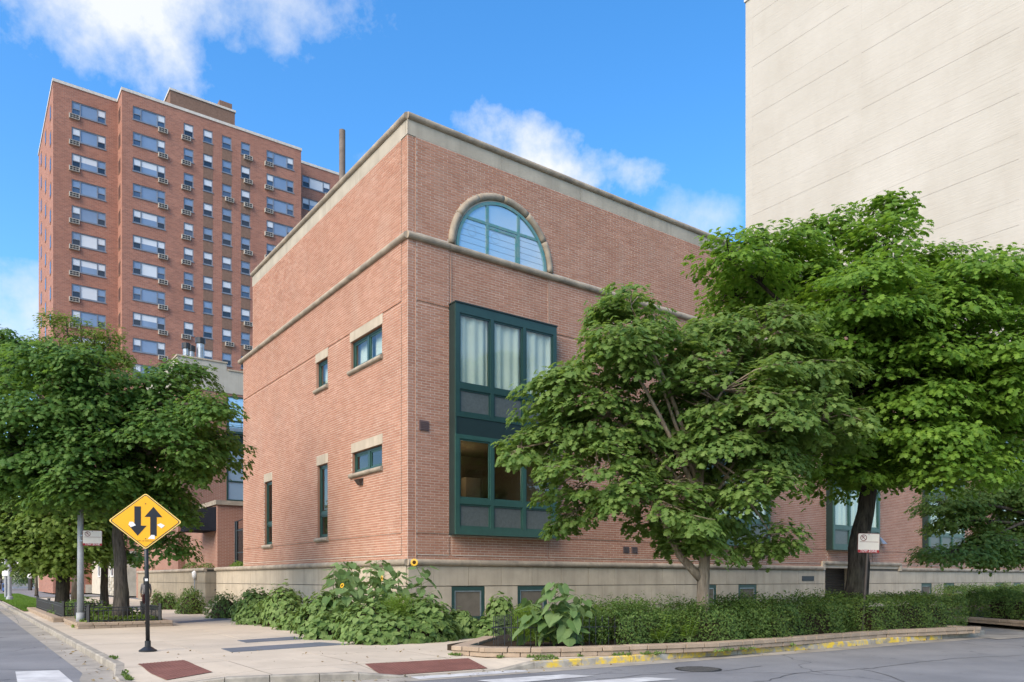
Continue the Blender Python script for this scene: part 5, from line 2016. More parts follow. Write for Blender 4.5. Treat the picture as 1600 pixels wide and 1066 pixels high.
def bush(name, label, cat, ells, n, tmpl, size, mat, core=.72, parts=0, group=None, **k):
    c0 = ells[0][0]
    t = thing(name, label, cat, (c0[0], c0[1], 0), 0, group)
    P, Nn, T, s = ell_foliage(ells, n, tmpl, size, **k)
    if parts:                                       # the leaves nearest to the street are pieces of their own
        idx = np.argsort(P[:, 1] - .8 * s / size)[:parts * 3]
        idx = rng.choice(idx, parts, replace=False)
        v, f = tmpl
        me = fast_mesh('leaf', v, f, mat)
        for i in idx:
            nz_ = Vector(Nn[i]).normalized()
            ty = Vector(T[i])
            ty = (ty - nz_ * ty.dot(nz_)).normalized()
            x = ty.cross(nz_)
            rot = Matrix((x, ty, nz_)).transposed()
            o = link('leaf', me, t, tuple(P[i] - np.array([c0[0], c0[1], 0])))
            o.rotation_euler = rot.to_euler()
            o.scale = (s[i],) * 3
        m = np.ones(len(P), bool)
        m[idx] = False
        P, Nn, T, s = P[m], Nn[m], T[m], s[m]
    o = link('foliage', leaf_mesh('foliage', P - np.array([c0[0], c0[1], 0]), Nn, T, s, tmpl, mat), t)
    if parts:
        o['kind'] = 'stuff'
    if core:
        core_mesh(t, ells, core, 'twig')
    return t


HT = (HEART, HEART_F)
vine = [E(510, 992, 925, 48, .9), E(590, 1003, 935, 60, 1.0), E(665, 1002, 935, 55, 1.0), E(560, 998, 950, 90, .8), E(640, 1006, 960, 90, .7), E(720, 998, 952, 30, .7), E(775, 997, 962, 42, .55), E(470, 985, 955, 40, .7)]
bush('vine', 'sprawling heart leaved vine covering the corner bed beside the pavement', 'vine', vine, 7600, HT, .14, 'leafV', parts=280)
vb = [E(395, 972, 918, 34, .9), E(440, 980, 915, 36, 1.0), E(420, 976, 935, 50, .7)]
bush('vine_bush', 'tall shrub wrapped in climbing vine left of the sunflowers', 'shrub', vb, 3000, HT, .13, 'leafV')
bush('vine_bush', 'leafy vine mound beside the first basement window behind the thin fence', 'shrub', [E(785, 992, 928, 26, .45), E(830, 990, 940, 34, .45)], 1000, HT, .13, 'leafV')
for (px, pb, pt, hw, dep, lab, mt, sz, n) in ((345, 967, 925, 26, .9, 'round dark shrub with pale blossoms before the terrace wall', 'leafE', .10, 1500), (292, 960, 918, 20, .9, 'bushy green shrub against the beige terrace wall', 'leafF', .11, 1400),
                                             (258, 953, 925, 14, .8, 'small dark shrub by the terrace wall behind the person', 'leafE', .11, 900), (240, 953, 922, 9, .7, 'thin shrub at the far end of the terrace wall', 'leafE', .11, 500)):
    bush('shrub', lab, 'shrub', [E(px, pb, pt, hw, dep)], n, DI, sz, mt, jitter=.9, group='shrubs along the terrace wall')


def box_hedge(label, p0, p1, dep, z0, z1, n, size, mat, rough=.09, group='clipped hedges', name='hedge'):
    """hedge along p0-p1 (front foot line), dep metres deep, leaves over an uneven box"""
    p0, p1 = np.array(p0, float), np.array(p1, float)
    d = p1 - p0
    ln = np.hypot(*d)
    d = d / ln
    nb = np.array([-d[1], d[0]])
    t = thing(name, label, 'hedge', (*p0, 0), 0, group)
    A = np.array([ln * (z1 - z0), ln * dep, dep * (z1 - z0), dep * (z1 - z0)])
    which = rng.choice(4, n, p=A / A.sum())
    u1, u2 = rng.random(n), rng.random(n)
    s_ = np.where(which <= 1, u1 * ln, np.where(which == 2, 0, ln))
    q_ = np.where(which == 0, 0, np.where(which == 1, u2 * dep, u1 * dep))
    z_ = np.where(which == 1, z1, z0 + u2 * (z1 - z0))
    nloc = np.zeros((n, 3))
    nloc[which == 0] = (0, -1, .3)
    nloc[which == 1] = (0, 0, 1)
    nloc[which == 2] = (-1, 0, .2)
    nloc[which == 3] = (1, 0, .2)
    wob = rough * (np.sin(s_ * 2.3 + 1) * .8 + np.sin(s_ * 5.1 + z_ * 4) * .7 + np.sin(q_ * 6 + s_ * 3.3) * .6) + rng.normal(0, rough * .55, n)
    edge = .10
    s2 = s_ + nloc[:, 0] * wob
    q2 = q_ + nloc[:, 1] * wob
    z2 = z_ + nloc[:, 2] * wob * (which == 1)
    # round the top edge
    rt = np.clip((z2 - (z1 - .18)) / .18, 0, 1)
    q2 += np.where(which == 0, rt ** 2 * .14, 0)
    dep_in = rng.random(n) ** 2 * .16
    q2 += np.where(which == 0, dep_in, 0)
    z2 -= np.where(which == 1, dep_in * .8, 0)
    P = np.c_[p0 + s2[:, None] * d + q2[:, None] * nb, z2] - np.array([*p0, 0])
    Nw = nloc[:, :1] * np.array([*d, 0]) + nloc[:, 1:2] * np.array([*nb, 0]) + nloc[:, 2:] * np.array([0, 0, 1])
    Nw = Nw + rng.normal(0, .55, (n, 3)) + np.array([0, 0, .25])
    T = rng.normal(0, .6, (n, 3)) + Nw * .6
    link('foliage', leaf_mesh('foliage', P, Nw, T, size * rng.uniform(.6, 1.3, n), DI, mat), t)
    m_ = MB()
    cs = [p0 + d * .7 + nb * .36, p1 - d * .5 + nb * .36, p1 - d * .5 + nb * (dep - .2), p0 + d * .7 + nb * (dep - .2)]
    m_.prism(cs, 0.0, z1 - .28)
    m_.build('dark_core', 'twig', t, world=True)  # dark block filling the shaded inside of the hedge
    return t


hg = lambda px, py: G(px, py, .12)
box_hedge('long uneven hedge in front of the pale forked trunk', hg(962, 1008), hg(1200, 1001), 1.55, .12, .80, 21000, .062, 'leafE', .15)
box_hedge('middle hedge section between the pale trunk and the right tow zone sign', hg(1200, 1000), hg(1336, 989), 1.5, .12, .88, 15000, .062, 'leafF', .14)
box_hedge('neat clipped hedge block right of the right tow zone sign', hg(1358, 989.5), hg(1512, 979), 1.6, .12, .98, 19000, .058, 'leafF', .07)
box_hedge('far hedge along the wall foot right of the stone entrance', uv(29.2, -2.6), uv(46, -2.6), 1.2, .0, 1.0, 22000, .085, 'leafE', .12)
box_hedge('hedge in the second planter across the driveway', p2[0] + U * .6, p2[3] + U * .6, 1.3, .14, 1.0, 10000, .08, 'leafE', .1)
for i, (a0, a1, z, lab) in enumerate(((6.2, 11.6, 1.0, 'loose dark groundcover shrubs along the stone base left of the pale trunk'), (14.4, 21.3, 1.02, 'loose dark groundcover shrubs along the stone base near the plaque'))):
    box_hedge(lab, uv(a0, -2.1), uv(a1, -2.1), 1.3, .1, z * .58, 2200, .085, 'leafE', .2, 'loose shrubs along the stone base', 'shrub_row')
bush('vine', 'low heart leaved vine trailing on the soil behind the thin iron fence', 'vine', [E(838, 1009, 962, 36, .4), E(880, 1009, 952, 44, .5), E(935, 1009, 966, 44, .4)], 2200, HT, .14, 'leafV')
bush('shrub', 'bright yellow green shrub behind the clipped hedge near the entrance', 'shrub', [E(1445, 972, 924, 26, .5)], 700, DI, .1, 'leafY', jitter=.9)
bush('shrub', 'yellow green leafy shrub within the middle hedge', 'shrub', [E(1183, 1003, 955, 22, .4)], 500, DI, .10, 'leafY', jitter=.9)
bush('shrub', 'bluish green herb mound behind the right end of the thin fence', 'shrub', [E(985, 1008, 962, 30, .4), E(960, 1008, 960, 20, .4)], 1300, DI, .07, 'leafV', jitter=.9)
# planting inside the left fences
bush('groundcover', 'leafy groundcover inside the fence round the dark green maple', 'groundcover', [((*(K0 + U * .9 + V * .9), .1), (.9, .6, .26), TH), ((*(K0 + U * 1.9 + V * .9), .1), (.6, .6, .24), TH), ((*(K0 + U * 1.2 + V * 2.4), .1), (1.0, 1.0, .5), TH)], 1500, HT, .11, 'leafD', jitter=.8)
bush('groundcover', 'dark leafy plants inside the farther iron fence', 'groundcover', [((*(K1 + U * 1.2 + V * 1.5), .1), (.8, 1.2, .75), TH), ((*(K1 + U * .9 + V * 4.0), .1), (.7, 1.6, .5), TH), ((*(K1 + U * 1.5 + V * 7.0), .1), (.7, 2.0, .5), TH)], 1800, DI, .12, 'leafE', jitter=.9)
bush('terrace_plants', 'green trailing plants on top of the far terrace wall', 'plant', [((*uv(.7, 29), ZL1), (.4, 1.6, .45), TH + .0), ((*uv(.7, 25.5), ZL1), (.35, 1.2, .35), TH)], 500, DI, .14, 'leafF', jitter=.9, core=None)
bush('terrace_grass', 'green planting at the terrace foot below the black iron fence', 'plant', [((*uv(.25, 17.8), ZL1 - .05), (.25, 1.3, .3), TH)], 500, DI, .13, 'leafD', jitter=.9, core=None)


# feathery plants: fine thread leaves
def feathery(label, px, py, top, hw, n, mat='leafY'):
    g = G(px, py)
    t = thing('feathery_plant', label, 'plant', (*g, 0), 0, 'feathery plants among the vines')
    zt_ = H + (905 - top) / FPX * g[1]
    w = hw * g[1] / FPX
    P = np.c_[rng.normal(0, w * .5, n), rng.normal(0, w * .4, n), rng.uniform(.15, 1, n) * zt_ * (1 - .25 * rng.random(n))]
    Nn = rand_dir(n)
    T = np.c_[P[:, :2] / w * .6, np.full(n, .35)] + rng.normal(0, .7, (n, 3))
    link('foliage', leaf_mesh('foliage', P, Nn, T, rng.uniform(.05, .11, n), (LONG * np.array([.6, 1, 1]), OVAL_F), mat), t)
    m_ = MB()
    for k_ in range(9):
        e = (random.gauss(0, w * .5), random.gauss(0, w * .3), zt_ * random.uniform(.6, .95))
        m_.tube([(random.gauss(0, .04), random.gauss(0, .04), 0), e], [.008, .004], 4)
    m_.build('stem', 'stem', t)


feathery('feathery yellow green plant in the vine below the sunflower leaves', 622, 1000, 928, 24, 5000)
feathery('feathery yellow green plant left of the big leaved plant behind the thin fence', 820, 1010, 945, 20, 3500)
feathery('feathery plant beneath the big leaved plant at the fence', 860, 1010, 952, 34, 5000)
feathery('feathery yellow green plant right of the big leaved plant', 925, 1010, 945, 22, 4000)


# pinnate weed in the hedge
def pinnate(label, px, py, fronds):
    g = G(px, py, .12)
    t = thing('weed_tree', label, 'plant', (*g, .1), 0, 'pinnate seedlings by the hedge')
    me = fast_mesh('leaflet', LONG * np.array([1.3, 1, 1]), OVAL_F, 'leafY')
    m_ = MB()
    for (dx, top, lean) in fronds:
        e = Vector((dx, -.1, top))
        s0 = Vector((dx * .4, 0, top * .4))
        m_.tube([(0, 0, 0), s0, e], [.01, .007, .003], 4)
        for k_ in range(9):
            p = s0.lerp(e, k_ / 8)
            for sgn in (-1, 1):
                o = link('leaflet', me, t, p)
                o.rotation_euler = (R(-70 + random.uniform(-15, 15)), random.uniform(-.3, .3), R(sgn * -70 + 0))
                o.rotation_euler = (R(20), R(random.uniform(-20, 20)), R(-sgn * 75))
                o.scale = (.19 * (1 - .4 * k_ / 8),) * 3
    m_.build('stem', 'stem', t)


pinnate('bright green fern like seedling in front of the long hedge', 1033, 1008, [(-.16, .34, 0), (.12, .62, 0), (.2, .42, 0), (-.02, .28, 0)])
pinnate('smaller bright green seedling under the pale trunk in the hedge', 1076, 1007, [(-.08, .4, 0), (.12, .46, 0), (.02, .55, 0)])


# sunflowers: each with stem, big leaves and flower heads
LEAFS = [fast_mesh('leaf', HEART * np.array([1.0, 1, k_]) + np.array([0, .12, 0]), HEART_F, 'leafS') for k_ in (1.0, 2.6, -1.2)]
pet = []
for i in range(22):
    a = 2 * math.pi * i / 22
    a2 = .11
    r0, r1 = .42, 1.0 - .1 * (i % 2)
    pet.append([(r0 * math.cos(a - a2 * .7), r0 * math.sin(a - a2 * .7), .03), (.75 * math.cos(a - a2), .75 * math.sin(a - a2), .05), (r1 * math.cos(a), r1 * math.sin(a), -.02), (.75 * math.cos(a + a2), .75 * math.sin(a + a2), .05), (r0 * math.cos(a + a2 * .7), r0 * math.sin(a + a2 * .7), .03)])
pm = MB()
for q in pet:
    pm.add(q, [(0, 1, 2, 3, 4)])
PET = pm.build('petals', 'petal').data
bpy.data.objects.remove(bpy.data.objects['petals'])
dm = MB()
vs = [(0, 0, .12)] + [(.25 * math.cos(a), .25 * math.sin(a), .1) for a in np.arange(16) * math.pi / 8] + [(.46 * math.cos(a), .46 * math.sin(a), .02) for a in np.arange(16) * math.pi / 8]
dm.add(vs, [(0, 1 + i, 1 + (i + 1) % 16) for i in range(16)] + [(1 + i, 17 + i, 17 + (i + 1) % 16, 1 + (i + 1) % 16) for i in range(16)])
DSC = dm.build('disc', 'disc').data
bpy.data.objects.remove(bpy.data.objects['disc'])


def sunflower(label, px, Y, top_py, nleaf, lsize, flower=None, lean=(0, 0), low=.25, buds=0, group='sunflower plants', spread=.3):
    x = (px - 800) / FPX * Y
    t = thing('sunflower_plant', label, 'plant', (x, Y, 0), 0, group)
    ht = H + (905 - top_py) / FPX * Y
    sp_ = [(lean[0] * u_ ** 2, lean[1] * u_ ** 2, ht * u_) for u_ in (0, .3, .6, .85, 1)]
    MB().tube(sp_, [.018, .016, .013, .01, .007], 7).build('stem', 'stem', t, smooth=True)
    for k_ in range(nleaf):
        u_ = low + (1 - low) * (k_ + random.random() * .6) / nleaf
        a = k_ * 2.4 + random.uniform(-.4, .4)
        p = Vector((lean[0] * u_ ** 2, lean[1] * u_ ** 2, ht * u_))
        out = Vector((math.cos(a), math.sin(a), 0))
        ln = random.uniform(.08, spread) * (1.15 - .5 * u_)
        q = p + out * ln + Vector((0, 0, ln * .45))
        pet_ = MB().tube([p, p.lerp(q, .5) + Vector((0, 0, .02)), q], [.006, .005, .004], 4, cap=False).build('petiole', 'stem', t)
        droop = random.uniform(.1, 1.0)
        ty = (out + Vector((random.gauss(0, .2), random.gauss(0, .2), -droop))).normalized()
        nz_ = (Vector((0, 0, 1)) + out * (.4 + droop * .5) + Vector((random.gauss(0, .25), random.gauss(0, .25) - .1, 0))).normalized()
        nz_ = (nz_ - ty * nz_.dot(ty)).normalized()
        xx_ = ty.cross(nz_)
        o = link('leaf', LEAFS[k_ % 3], t, q)
        o.rotation_euler = Matrix((xx_, ty, nz_)).transposed().to_euler()
        o.scale = (lsize * random.uniform(.65, 1.15) * (1.15 - .45 * u_),) * 3
    if flower:
        for (dx, dy, dz, r, face) in flower:
            c = Vector((lean[0] + dx, lean[1] + dy, ht + dz))
            hd = MB().tube([tuple(Vector((lean[0] * .7, lean[1] * .7, ht * .85 + min(0, dz) * .8))), tuple(c - Vector(face) * .04)], [.009, .008], 5).build('flower_stalk', 'stem', t)
            f_ = Vector(face).normalized()
            rot = f_.to_track_quat('Z', 'Y').to_euler()
            fl = MB().tube([(0, 0, -.03), (0, 0, 0)], [.02, r * .45], 10).build('flower', 'stem', t, c, rot)
            o = link('petals', PET, fl)
            o.scale = (r, r, r)
            o = link('disc', DSC, fl)
            o.scale = (r, r, r)
    return t


sunflower('sunflower with one open yellow flower facing the street at the building corner', 655, 20.4, 886, 22, .42, [(-.22, -.1, .12, .115, (0, -1, .12))], (.1, 0), .3, spread=.34)
sunflower('tall leafy sunflower left of the open flower', 625, 20.2, 893, 20, .40, [(-.36, -.3, -.18, .085, (-.85, -.5, .0))], (-.05, -.1), .35)
sunflower('tall leafy sunflower nearest the wall ledge', 600, 20.6, 880, 20, .42, None, (0, 0), .4)
sunflower('leafy sunflower with two small half turned yellow flowers', 556, 20.2, 897, 20, .40, [(-.27, -.45, -.45, .085, (-.6, -.8, .1)), (-.18, -.45, -.30, .075, (-.5, -.8, .3))], (-.05, -.15), .35)
sunflower('leafy sunflower without flowers at the left of the clump', 521, 20.8, 886, 22, .40, None, (0, 0), .3)
sunflower('tallest flowerless sunflower in the clump middle', 577, 21.0, 880, 20, .40, None, (.05, 0), .45)
sunflower('flowerless sunflower behind the middle of the clump', 545, 21.3, 880, 20, .40, None, (.0, 0), .5)
sunflower('flowerless sunflower at the back left of the clump', 533, 21.6, 878, 18, .40, None, (.0, 0), .5)
sunflower('flowerless sunflower behind the two yellow blooms', 588, 21.7, 876, 18, .40, None, (.0, 0), .5)
sunflower('short leafy sunflower in front of the clump', 590, 19.2, 918, 17, .36, None, (0, -.2), .4)
sunflower('short broad leafed sunflower over the vine', 540, 19.5, 918, 17, .36, None, (0, -.2), .4)
sunflower('leafy sunflower between the two yellow blooms', 612, 19.7, 908, 17, .36, None, (0, -.2), .4)
sunflower('short sunflower at the right end of the clump above the vine', 668, 19.6, 925, 14, .34, None, (.05, -.1), .4)
sunflower('large leaved pale green plant behind the thin iron fence', 866, 15.4, 912, 34, .40, None, (.02, -.1), .2, group=None, spread=.3)
sunflower('medium large leaved plant at the left of the thin fence plants', 838, 15.5, 942, 20, .32, None, (-.1, 0), .2, group=None, spread=.3)
sunflower('medium large leaved plant behind the tall pale green one', 905, 16.0, 930, 22, .34, None, (.05, .1), .2, group=None, spread=.3)
sunflower('drooping large leaved plant right of the thin fence pickets', 888, 15.1, 950, 18, .34, None, (.05, -.1), .25, group=None)

# ------------------------------------------------------------------ signs and poles
def place_on(parent, me, name, loc, rot, scale=1.0):
    o = link(name, me, parent, loc, rot)
    o.scale = (scale,) * 3
    return o


def rounded_poly(cx, cz, w, h, r, diamond=False, n=5):
    pts = []
    for (sx_, sz_, a0) in ((1, 1, 0), (-1, 1, 90), (-1, -1, 180), (1, -1, 270)):
        for k_ in range(n + 1):
            a = R(a0 + 90 * k_ / n)
            pts.append((sx_ * (w / 2 - r) + r * math.cos(a), sz_ * (h / 2 - r) + r * math.sin(a)))
    if diamond:
        c, s = math.cos(R(45)), math.sin(R(45))
        pts = [(x * c - z * s, x * s + z * c) for x, z in pts]
    return [(cx + x, cz + z) for x, z in pts]


def plate(poly, y0, y1):
    n = len(poly)
    vs = [(x, y0, z) for x, z in poly] + [(x, y1, z) for x, z in poly]
    return MB().add(vs, [tuple(range(n)), tuple(reversed(range(n, 2 * n)))] + [((i + 1) % n, i, n + i, n + (i + 1) % n) for i in range(n)])


gp = G(231, 1018)
ang = math.atan2(gp[0], gp[1]) * -1 * 0.75
D_ = thing('traffic_sign', 'yellow diamond two way traffic sign with black arrows on a black post', 'traffic sign', (*gp, 0), ang)
MB().tube([(0, 0, 0), (0, 0, .03), (0, 0, .045), (0, 0, .09), (0, 0, .10), (0, 0, .22)], [.17, .17, .14, .08, .058, .056], 20).build('base', 'iron', D_, smooth=False)
MB().tube([(0, 0, .2), (-.04, 0, 3.05)], .042, 14).build('post', 'iron', D_, smooth=True)
YS = gp[1]
zc = H + (905 - 815) / FPX * YS
sz_ = 102 / FPX * YS / math.sqrt(2) * 1.02
so = (-.035, -.055, zc)
sq = 86 / 102
pl = plate(rounded_poly(0, 0, sz_, sz_, .05, True), 0, .006)
pl.v = [(x, y, z * sq) for x, y, z in pl.v]
face = pl.build('sign_plate', 'yellow_edge', D_, so)


def on_face(poly, mat, name, d):
    q = plate(poly, -.002 * d - .001, -.0005)
    q.v = [(x, y, z * sq) for x, y, z in q.v]
    return q.build(name, mat, face)


on_face(rounded_poly(0, 0, sz_ * .958, sz_ * .958, .045, True), 'black', 'border', 1)
on_face(rounded_poly(0, 0, sz_ * .925, sz_ * .925, .04, True), 'yellow', 'field', 2)
hw = sz_ / math.sqrt(2)
ax = .215 * hw
# arrows: down at left, up at right
up = [(-.085, -.5), (.085, -.5), (.085, .15), (.235, .15), (0, .5), (-.235, .15), (-.085, .15)]
k_ = hw * 1.04
on_face([(ax + x * k_, z * k_) for x, z in up], 'black', 'arrow_up', 4)
on_face([(-ax - .0 + x * k_, z * k_) for x, z in [(-p[0], -p[1]) for p in up]], 'black', 'arrow_down', 4)
for (cx, cz, pts) in ((-.36 * hw, -.13 * hw, [(-.1, .0), (-.04, -.09), (.1, -.02), (.02, .1), (-.07, .1)]), (.42 * hw, -.14 * hw, [(-.11, .02), (.02, -.1), (.11, .0), (-.01, .08)]), (.16 * hw, -.56 * hw, [(-.1, -.06), (.09, -.07), (.09, .07), (.0, .08)])):
    on_face([(cx + x * hw, cz + z * hw) for x, z in pts], 'white', 'sticker', 5)
for zz in (.62, -.62):
    on_face([(.012 * math.cos(a), zz * hw + .012 * math.sin(a)) for a in np.arange(10) * math.pi / 5], 'dark_metal', 'bolt', 6)
tm_ = text_mesh('CITY OF CHICAGO', .035, 'black')
place_on(face, tm_, 'lettering', (0, -.009, -.70 * hw * sq), (R(90), 0, 0))
MB().box(-.03, .025, -.048, -.043, 0, .05).build('post_sticker', 'white', D_, (-.02, 0, 1.44))


def tow_sign(label, loc, rz, w, h, post=True, tilt=0.0):
    t = thing('parking_sign', label, 'parking sign', loc, rz, 'no parking tow zone signs')
    pz = 0.0
    pl_ = plate(rounded_poly(0, 0, w, h, .03), 0, .004)
    p = pl_.build('sign_plate', 'maroon', t, (0, -.03, 0) if not post else (0, -.045, post))
    p.rotation_euler = (0, tilt, 0)
    plate(rounded_poly(0, 0, w * .965, h * .96, .025), -.002, -.0003).build('field', 'offwhite', p)
    MB().box(-w * .482, w * .482, -.004, -.0022, -h * .475, -h * .34).build('red_band', 'red', p)
    place_on(p, text_mesh('TOW ZONE', h * .155, 'white'), 'lettering', (0, -.0055, -h * .405), (R(90), 0, 0))
    MB().box(-w * .41, w * .44, -.004, -.0022, h * .055, h * .075).build('rule', 'maroon', p)
    # crossed-out R in a ring
    cx, cz, r = -w * .24, h * .27, h * .165
    q = MB()
    an = np.linspace(0, 2 * math.pi, 25)
    vs = []
    for a in an:
        vs += [(cx + r * math.cos(a), -.004, cz + r * math.sin(a)), (cx + r * .8 * math.cos(a), -.004, cz + r * .8 * math.sin(a))]
    q.add(vs, [(2 * i, 2 * i + 1, 2 * i + 3, 2 * i + 2) for i in range(24)])
    a = R(135)
    dx, dz = math.cos(a) * r * .85, math.sin(a) * r * .85
    nx, nz2 = -math.sin(a) * r * .09, math.cos(a) * r * .09
    q.add([(cx - dx - nx, -.005, cz - dz - nz2), (cx - dx + nx, -.005, cz - dz + nz2), (cx + dx + nx, -.005, cz + dz + nz2), (cx + dx - nx, -.005, cz + dz - nz2)], [(0, 1, 2, 3)])
    q.build('no_parking_ring', 'maroon', p)
    place_on(p, text_mesh('R', r * 1.5, 'maroon'), 'lettering', (cx, -.0045, cz), (R(90), 0, 0))
    MB().tube([(0, -.006, h * .44), (0, -.001, h * .44)], .011, 8).build('bolt', 'dark_metal', p)
    return t


Yr = 19.4
pr = at(1347, 990, Yr)
ts = at(1356, 849, Yr)
t = tow_sign('white and red tow zone parking sign on a leaning dark post by the big trunk', (pr.x, Yr, .1), R(-2), 33.5 / FPX * Yr, 30.5 / FPX * Yr, ts.z - .1, R(1.5))
bpy.data.objects[[o.name for o in t.children][0]].location.x = ts.x - pr.x
MB().tube([(0, 0, -.05), (ts.x - pr.x + .02, 0, ts.z + .2)], .034, 8).build('post', 'bronze', t)

pole = np.array([-13.28, 23.5])
t = thing('lamp_pole', 'pale grey steel pole standing in the fenced bed at left', 'pole', (*pole, .1))
MB().tube([(0, 0, 0), (0, 0, 3.95)], [.10, .08], 16).build('shaft', 'pole_grey', t, smooth=True)
MB().tube([(0, 0, 3.95), (0, 0, 4.0), (0, 0, 4.04)], [.09, .09, .03], 12).build('cap', 'pole_grey', t)
MB().tube([(0, 0, 0), (0, 0, .35)], [.13, .115], 16).build('sleeve', 'pole_grey', t, smooth=True)
lp_ = at(144.5, 841, 23.4)
t = tow_sign('white and red tow zone parking sign clamped to the pale grey pole', (lp_.x, 23.4, lp_.z), R(24), 27 / FPX * 23.4, 24 / FPX * 23.4, 0)
m_ = MB().box(-.36, -.1, -.02, .02, .06, .09).box(-.36, -.1, -.02, .02, -.1, -.07)
m_.build('clamp', 'zinc', t)

# things at the far left
p = at(15, 938, 53.5)
t = thing('signal_pole', 'white steel pole on the lawn edge at the far left', 'pole', (p.x, 53.5, 0))
MB().tube([(0, 0, 0), (0, 0, .25), (0, 0, .3), (0, 0, 4.6)], [.24, .2, .13, .11], 12).build('shaft', 'pole_grey', t)
MB().tube([(0, 0, 4.4), (-.3, 0, 4.7), (-1.6, 0, 4.9)], .05, 6).build('arm', 'pole_grey', t)
p = at(9, 922, 60)
t = thing('sign_post', 'dark post with white signs behind the white pole', 'sign post', (p.x, 60, 0))
MB().tube([(0, 0, 0), (0, 0, 4.6)], .1, 8).build('post', 'pole_grey', t)
for (px, py, w, h) in ((3, 876, 6, 7), (28, 881, 5.5, 8), (1, 890, 4, 4), (9.5, 896, 9, 8)):
    q = at(px, py, 60)
    s = 60 / FPX
    MB().box(q.x - p.x - w * s / 2, q.x - p.x + w * s / 2, -.13, -.11, q.z - h * s / 2, q.z + h * s / 2).build('sign_plate', 'white', t)
MB().box(0, at(28, 881, 60).x - p.x, -.11, -.07, at(28, 881, 60).z - .05, at(28, 881, 60).z).build('bracket', 'pole_grey', t)
p = at(9.5, 925, 88)
t = thing('newspaper_box', 'small blue street box behind the white pole', 'street box', (p.x, 88, 0))
MB().box(-.3, .3, -.25, .25, .15, 1.0).build('body', 'blue', t)
MB().box(-.24, .24, -.26, -.25, .5, .9).build('window', 'tower_glass_dark', t)
for x in (-.22, .22):
    MB().box(x - .04, x + .04, -.2, .2, 0, .15).build('leg', 'dark_metal', t)
p = at(47, 922, 100)
t = thing('post_lantern', 'white lantern on a dark post in front of the garden wall', 'lamp post', (p.x, 100, 0))
MB().box(-.17, .17, -.17, .17, 0, 1.55).build('post', 'iron', t)
MB().tube([(0, 0, 1.55), (0, 0, 1.8), (0, 0, 2.3), (0, 0, 2.45)], [.22, .32, .3, .08], 8).build('lantern', 'white', t)


# weeds in the joints, fallen leaves
def scatter(name, label, pts, n, width, size, mat, up, zf=lambda x, y: 0.0):
    pts = [np.array(p) for p in pts]
    seg = rng.integers(0, len(pts) - 1, n)
    u_ = rng.random(n)
    P = np.array([pts[a] + (pts[a + 1] - pts[a]) * b for a, b in zip(seg, u_)]) + rng.normal(0, width, (n, 2))
    cl = np.sin(P[:, 0] * 3.1) + np.sin(P[:, 0] * 7.7 + P[:, 1] * 2.0)
    keep = cl > (.2 if up else -9)
    P = P[keep]
    n = len(P)
    z = np.array([zf(*p) for p in P]) + .008
    o = link(name, leaf_mesh(name, np.c_[P, z], np.c_[rng.normal(0, .5, (n, 2)), np.ones(n)] if not up else rand_dir(n), np.c_[rng.normal(0, 1, (n, 2)), np.full(n, .8 if up else 0.0)], size * rng.uniform(.5, 1.3, n), DI, mat), kind='stuff')
    o['label'] = label


M['leafDry'] = leaf_mat('dry fallen leaves', (.16, .10, .04), (.26, .19, .08), .1)
scatter('weeds', 'low weeds growing along the foot of the planter wall and kerb', [p - np.array([.02, .06]) for p in pf[:6]], 1500, .03, .07, 'leafV', True)
scatter('kerb_weeds', 'weeds in the joint behind the yellow kerb', [kin[i] for i in range(len(kin)) if .2 < kin[i][0] < 5], 900, .02, .05, 'leafF', True)
scatter('corner_weeds', 'weeds in the joint behind the left kerb end', [kin[i] for i in range(len(kin)) if -8.4 < kin[i][0] < -5.7 and kin[i][1] > 11.8], 500, .02, .06, 'leafF', True, drop)
scatter('fallen_leaves', 'scattered dry leaves in the gutter and on the pavement', [kb[i] - np.array([0, .12]) for i in range(10, len(kb) - 2)], 170, .18, .07, 'leafDry', False, lambda x, y: -.12)
scatter('pavement_leaves', 'a few dry leaves on the corner pavement', [np.array([-7, 16]), np.array([-3, 14.5]), np.array([-1.5, 15])], 45, .9, .06, 'leafDry', False, lambda x, y: .004)

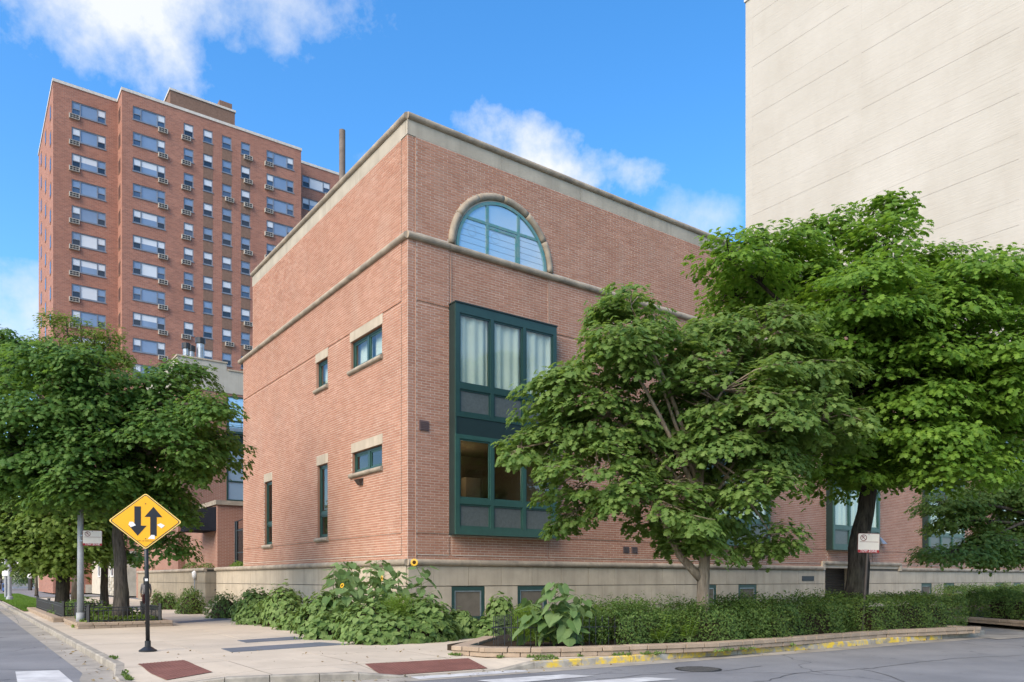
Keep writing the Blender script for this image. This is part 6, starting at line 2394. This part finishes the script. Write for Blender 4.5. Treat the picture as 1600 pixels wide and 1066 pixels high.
# ------------------------------------------------------------------ people
def person(label, loc, rz, height, top_m, leg_m, hair_long=True, bag=True):
    t = thing('person', label, 'person', loc, rz, None)
    k = height / 1.72
    J = dict(pelvis=(0, 0, .93), waist=(0, 0, 1.08), chest=(0, .0, 1.3), neck=(0, .01, 1.47), head0=(0, -.01, 1.56), head1=(0, -.02, 1.66),
             shl=(-.165, 0, 1.39), ell=(-.205, .03, 1.12), wrl=(-.20, -.07, .89), hal=(-.19, -.11, .81), shr=(.165, 0, 1.39), elr=(.205, -.02, 1.12), wrr=(.20, -.10, .9), har=(.19, -.13, .82),
             hil=(-.09, 0, .90), knl=(-.10, -.10, .50), anl=(-.10, .02, .09), tol=(-.10, -.16, .03), hir=(.09, 0, .90), knr=(.10, .02, .50), anr=(.10, .16, .12), tor=(.10, .02, .03))
    rad = dict(pelvis=.17, waist=.15, chest=.185, neck=.055, head0=.085, head1=.085, shl=.06, ell=.043, wrl=.03, hal=.035, shr=.06, elr=.043, wrr=.03, har=.035,
               hil=.095, knl=.06, anl=.042, tol=.035, hir=.095, knr=.06, anr=.042, tor=.035)
    ed = [('pelvis', 'waist'), ('waist', 'chest'), ('chest', 'neck'), ('neck', 'head0'), ('head0', 'head1'), ('chest', 'shl'), ('shl', 'ell'), ('ell', 'wrl'), ('wrl', 'hal'), ('chest', 'shr'), ('shr', 'elr'), ('elr', 'wrr'), ('wrr', 'har'),
          ('pelvis', 'hil'), ('hil', 'knl'), ('knl', 'anl'), ('anl', 'tol'), ('pelvis', 'hir'), ('hir', 'knr'), ('knr', 'anr'), ('anr', 'tor')]
    names = list(J)
    me = bpy.data.meshes.new('body')
    me.from_pydata([tuple(c * k for c in J[n_]) for n_ in names], [(names.index(a), names.index(b)) for a, b in ed], [])
    o = bpy.data.objects.new('body', me)
    COL.objects.link(o)
    o.modifiers.new('Skin', 'SKIN')
    for i, n_ in enumerate(names):
        me.skin_vertices[0].data[i].radius = (rad[n_] * k, rad[n_] * k * (.72 if n_ in ('pelvis', 'waist', 'chest') else 1))
    me.skin_vertices[0].data[0].use_root = True
    sub = o.modifiers.new('Sub', 'SUBSURF')
    sub.levels = sub.render_levels = 2
    dg = bpy.context.evaluated_depsgraph_get()
    fin = bpy.data.meshes.new_from_object(o.evaluated_get(dg))
    bpy.data.objects.remove(o)
    fin.materials.clear()
    for m in ('skin', top_m, leg_m, 'black'):
        fin.materials.append(M[m])
    for pgn in fin.polygons:
        c = pgn.center / k
        pgn.material_index = 0 if c.z > 1.46 or (abs(c.x) > .17 and c.z < 1.0) else 1 if c.z > .95 else 3 if c.z < .1 else 2
        pgn.use_smooth = True
    link('body', fin, t)
    hm = MB()
    hp = [(0, .02, 1.78), (0, .03, 1.74), (0, .04, 1.66), (0, .06, 1.55)] + ([(0, .09, 1.42), (0, .1, 1.28)] if hair_long else [])
    hm.tube([tuple(c * k for c in p) for p in hp], [r * k for r in ([.03, .10, .12, .105, .10, .05] if hair_long else [.03, .1, .115, .08])], 12)
    hm.build('hair', 'hair', t, smooth=True)
    if bag:
        bm_ = MB().tube([(0, .19 * k, .98 * k), (0, .2 * k, 1.05 * k), (0, .19 * k, 1.3 * k), (0, .16 * k, 1.38 * k)], [.1 * k, .15 * k, .14 * k, .07 * k], 10)
        bm_.build('backpack', 'bag', t, smooth=True)
    return t


pp_ = at(228, 905, 31.5)
person('person with long dark hair and grey top walking away behind the sign post', (pp_.x, 31.5, 0), R(205), 1.55, 'shirt', 'trousers', True, True)
pp_ = at(1, 905, 96)
person('person in black top cut by the left edge near the garden wall', (pp_.x, 96, 0), R(180), 1.75, 'black', 'bag', False, False)
